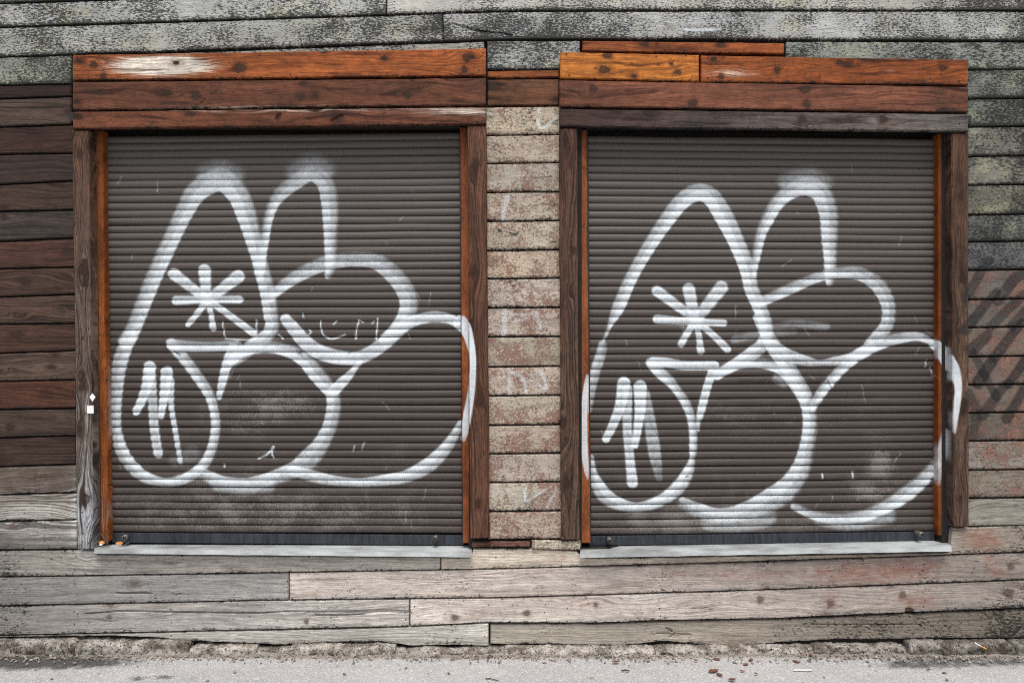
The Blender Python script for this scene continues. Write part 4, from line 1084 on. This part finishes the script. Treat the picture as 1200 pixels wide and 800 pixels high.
M['pebble'] = mat_simple('grit', (.06, .045, .035), (.42, .37, .31), 35, .85)
def gravel():
    vs_, fs_ = [], []
    ico = bmesh.new(); bmesh.ops.create_icosphere(ico, subdivisions=1, radius=1)
    iv = [v_.co.copy() for v_ in ico.verts]; fi = [[v_.index for v_ in f_.verts] for f_ in ico.faces]; ico.free()
    for k in range(3600):
        x = random.uniform(-3.6, 3.6)
        yy = -.055 - abs(random.gauss(0, .035)) if random.random() < .8 else random.uniform(-1.2, -.05)
        r = random.choice((.0015, .0018, .0022, .003, .004, .0065)) * random.uniform(.7, 1.3)
        sq = Vector((random.uniform(.7, 1.3), random.uniform(.7, 1.3), random.uniform(.5, .9)))
        b = len(vs_)
        for v_ in iv:
            q_ = v_ * (1 + .25 * mnoise.noise(v_ * 2 + Vector((k, 0, 0))))
            vs_.append((x + q_.x * r * sq.x, yy + q_.y * r * sq.y, GZ + r * .3 + q_.z * r * sq.z))
        fs_ += [[b + i for i in f_] for f_ in fi]
    me = bpy.data.meshes.new('grit'); me.from_pydata(vs_, [], fs_)
    o = link_mesh('grit', me, M['pebble'])
    tag(o, 'loose grit lying along the footing of the wall', 'grit', kind='stuff')
gravel()

def ground_at(px, py):
    y = (EYE - GZ) / ((py - 400) * S) * D - D
    k = (D + y) / D
    return Vector(((px - 600) * S * k, y, GZ))

def leaf(px, py, ln_, ang, mat, label, z=.004, curl=.3):
    p = ground_at(px, py)
    bm = bmesh.new()
    prof = [(-.5, .02), (-.3, .20), (-.05, .27), (.2, .2), (.4, .09), (.55, .01)]
    Lr, Cr, Rr = [], [], []
    for (a, w) in prof:
        h = curl * ln_ * (a * a) * .8
        Cr.append(bm.verts.new((a * ln_, 0, h)))
        Lr.append(bm.verts.new((a * ln_, w * ln_, h + curl * w * ln_ * .8))); Rr.append(bm.verts.new((a * ln_, -w * ln_ * .9, h + curl * w * ln_ * .5)))
    for i in range(5):
        bm.faces.new((Lr[i], Cr[i], Cr[i + 1], Lr[i + 1])); bm.faces.new((Cr[i], Rr[i], Rr[i + 1], Cr[i + 1]))
    g = bmesh.ops.extrude_face_region(bm, geom=bm.faces[:])
    for e in g['geom']:
        if isinstance(e, bmesh.types.BMVert): e.co.z += .0009
    bmesh.ops.recalc_face_normals(bm, faces=bm.faces)
    me = bpy.data.meshes.new('dry_leaf'); bm.to_mesh(me); bm.free()
    o = link_mesh('dry_leaf', me, mat, None, (p.x, p.y, GZ + z))
    o.rotation_euler = (0, 0, ang)
    return tag(o, label, 'leaf', 'dry leaves on the pavement')
leaf_spots = [(836, 787, .05, .3), (843, 791, .035, 2.2), (858, 797, .035, .2), (870, 787, .022, -.5), (886, 790, .02, -1.0), (874, 779, .028, .1), (722, 776, .036, .1), (933, 776, .035, -.9), (880, 774, .03, .6), (840, 773, .035, .0), (1088, 785, .02, .1), (950, 768, .03, 1.0)]
leaf_labels = {0: 'largest curled reddish brown dry leaf on the pale asphalt', 1: 'dry leaf touching the largest curled leaf on the asphalt', 6: 'dry brown leaf beside the footing, just behind the short black twig',
               7: 'dry brown leaf between the thin white paper stick and the footing', 10: 'single tiny leaf scrap on asphalt below the stained footing with the cigarette butt'}
for i, (x, y_, l_, a_) in enumerate(leaf_spots):
    leaf(x, y_, l_, a_, M['leaf'], leaf_labels.get(i, 'small curled reddish brown dry leaf scattered on the asphalt by the footing'))

def thing_tube(name, px, py, ln_, ang, r, mat, label, cat, wob=0.0, z=None, taper=1.0):
    p = ground_at(px, py)
    d = Vector((math.cos(ang), math.sin(ang), 0)) * ln_ / 2
    z = GZ + (r if z is None else z)
    o = tube(name, None, mat, (p.x - d.x, p.y - d.y, z), (p.x + d.x, p.y + d.y, z), r, r * taper, 8, wob)
    return tag(o, label, cat)
thing_tube('twig', 733, 786, .035, -.2, .004, M['twig'], 'short thick black twig on the asphalt', 'twig', .002, taper=.7)
thing_tube('twig', 997 - 420, 796, .06, -.25, .0025, M['twig'], 'thin dark twig at the seam of the asphalt', 'twig', .002, taper=.6)
thing_tube('twig', 404, 790, .016, -.6, .003, M['twig'], 'tiny dark twig lying alone on pale asphalt', 'twig', .001, taper=.7)
thing_tube('paper_stick', 941, 785.5, .085, 0, .003, M['paperwhite'], 'thin white paper stick on the asphalt', 'stick')
# cigarette end on the footing
X, _, Z = W(1149, 754, -.05)
root = tag(empty('cigarette_butt', (X, -.05, Z)), 'cigarette butt with orange filter on the dark footing stone', 'cigarette butt')
A_, B_, C_ = Vector(W(1142, 752.5, -.046)), Vector(W(1149, 756.5, -.052)), Vector(W(1156, 760, -.058))
tube('paper', root, M['paperwhite'], A_, B_, .0032, .0032, 10, 0, 3)
tube('filter', root, M['filter'], B_, C_, .0034, .0034, 10, 0, 3)
# leaf and twig caught in the corner of the left sill
def sill_leaf(px, py, yy, s_, ang, mat, name, label, cat):
    X, _, Z = W(px, py, yy)
    bm = bmesh.new()
    for (a, b) in ((-.5, 0), (-.2, .3), (.2, .25), (.55, 0), (.2, -.28), (-.25, -.25)):
        bm.verts.new((a * s_, b * s_ * .7, (a * a + b) * s_ * .35))
    bm.verts.ensure_lookup_table()
    bm.faces.new(bm.verts[:])
    g = bmesh.ops.extrude_face_region(bm, geom=bm.faces[:])
    for e in g['geom']:
        if isinstance(e, bmesh.types.BMVert): e.co.z += .001
    bmesh.ops.recalc_face_normals(bm, faces=bm.faces)
    me = bpy.data.meshes.new(name); bm.to_mesh(me); bm.free()
    o = link_mesh(name, me, mat, None, (X, yy, Z)); o.rotation_euler = (.5, 0, ang)
    return tag(o, label, cat)
sill_leaf(120, 635.5, .01, .034, .4, M['leaf2'], 'dry_leaf', 'bright orange leaf scrap in the corner of the metal sill', 'leaf')
sill_leaf(118, 638, -.005, .02, 1.2, M['paperwhite'], 'paper_scrap', 'white paper scrap in the corner of the metal sill', 'paper')
sill_leaf(140, 636.5, .02, .035, .1, M['leaf2'], 'dry_leaf', 'long pale orange leaf scrap along the metal sill below the stopper', 'leaf')
P0, P1 = W(118, 625, .018), W(127, 636.5, .005)
tag(tube('twig', None, M['twig'], P0, P1, .0042, .006, 8, .0025, 5), 'grey brown twig leaning in the corner of the metal sill', 'twig')
P0, P1 = W(143, 638.5, .03), W(152, 635.5, .03)
tag(tube('twig', None, M['twig'], P0, P1, .0025, .003, 8, .002, 4), 'short dark twig lying on the metal sill', 'twig')
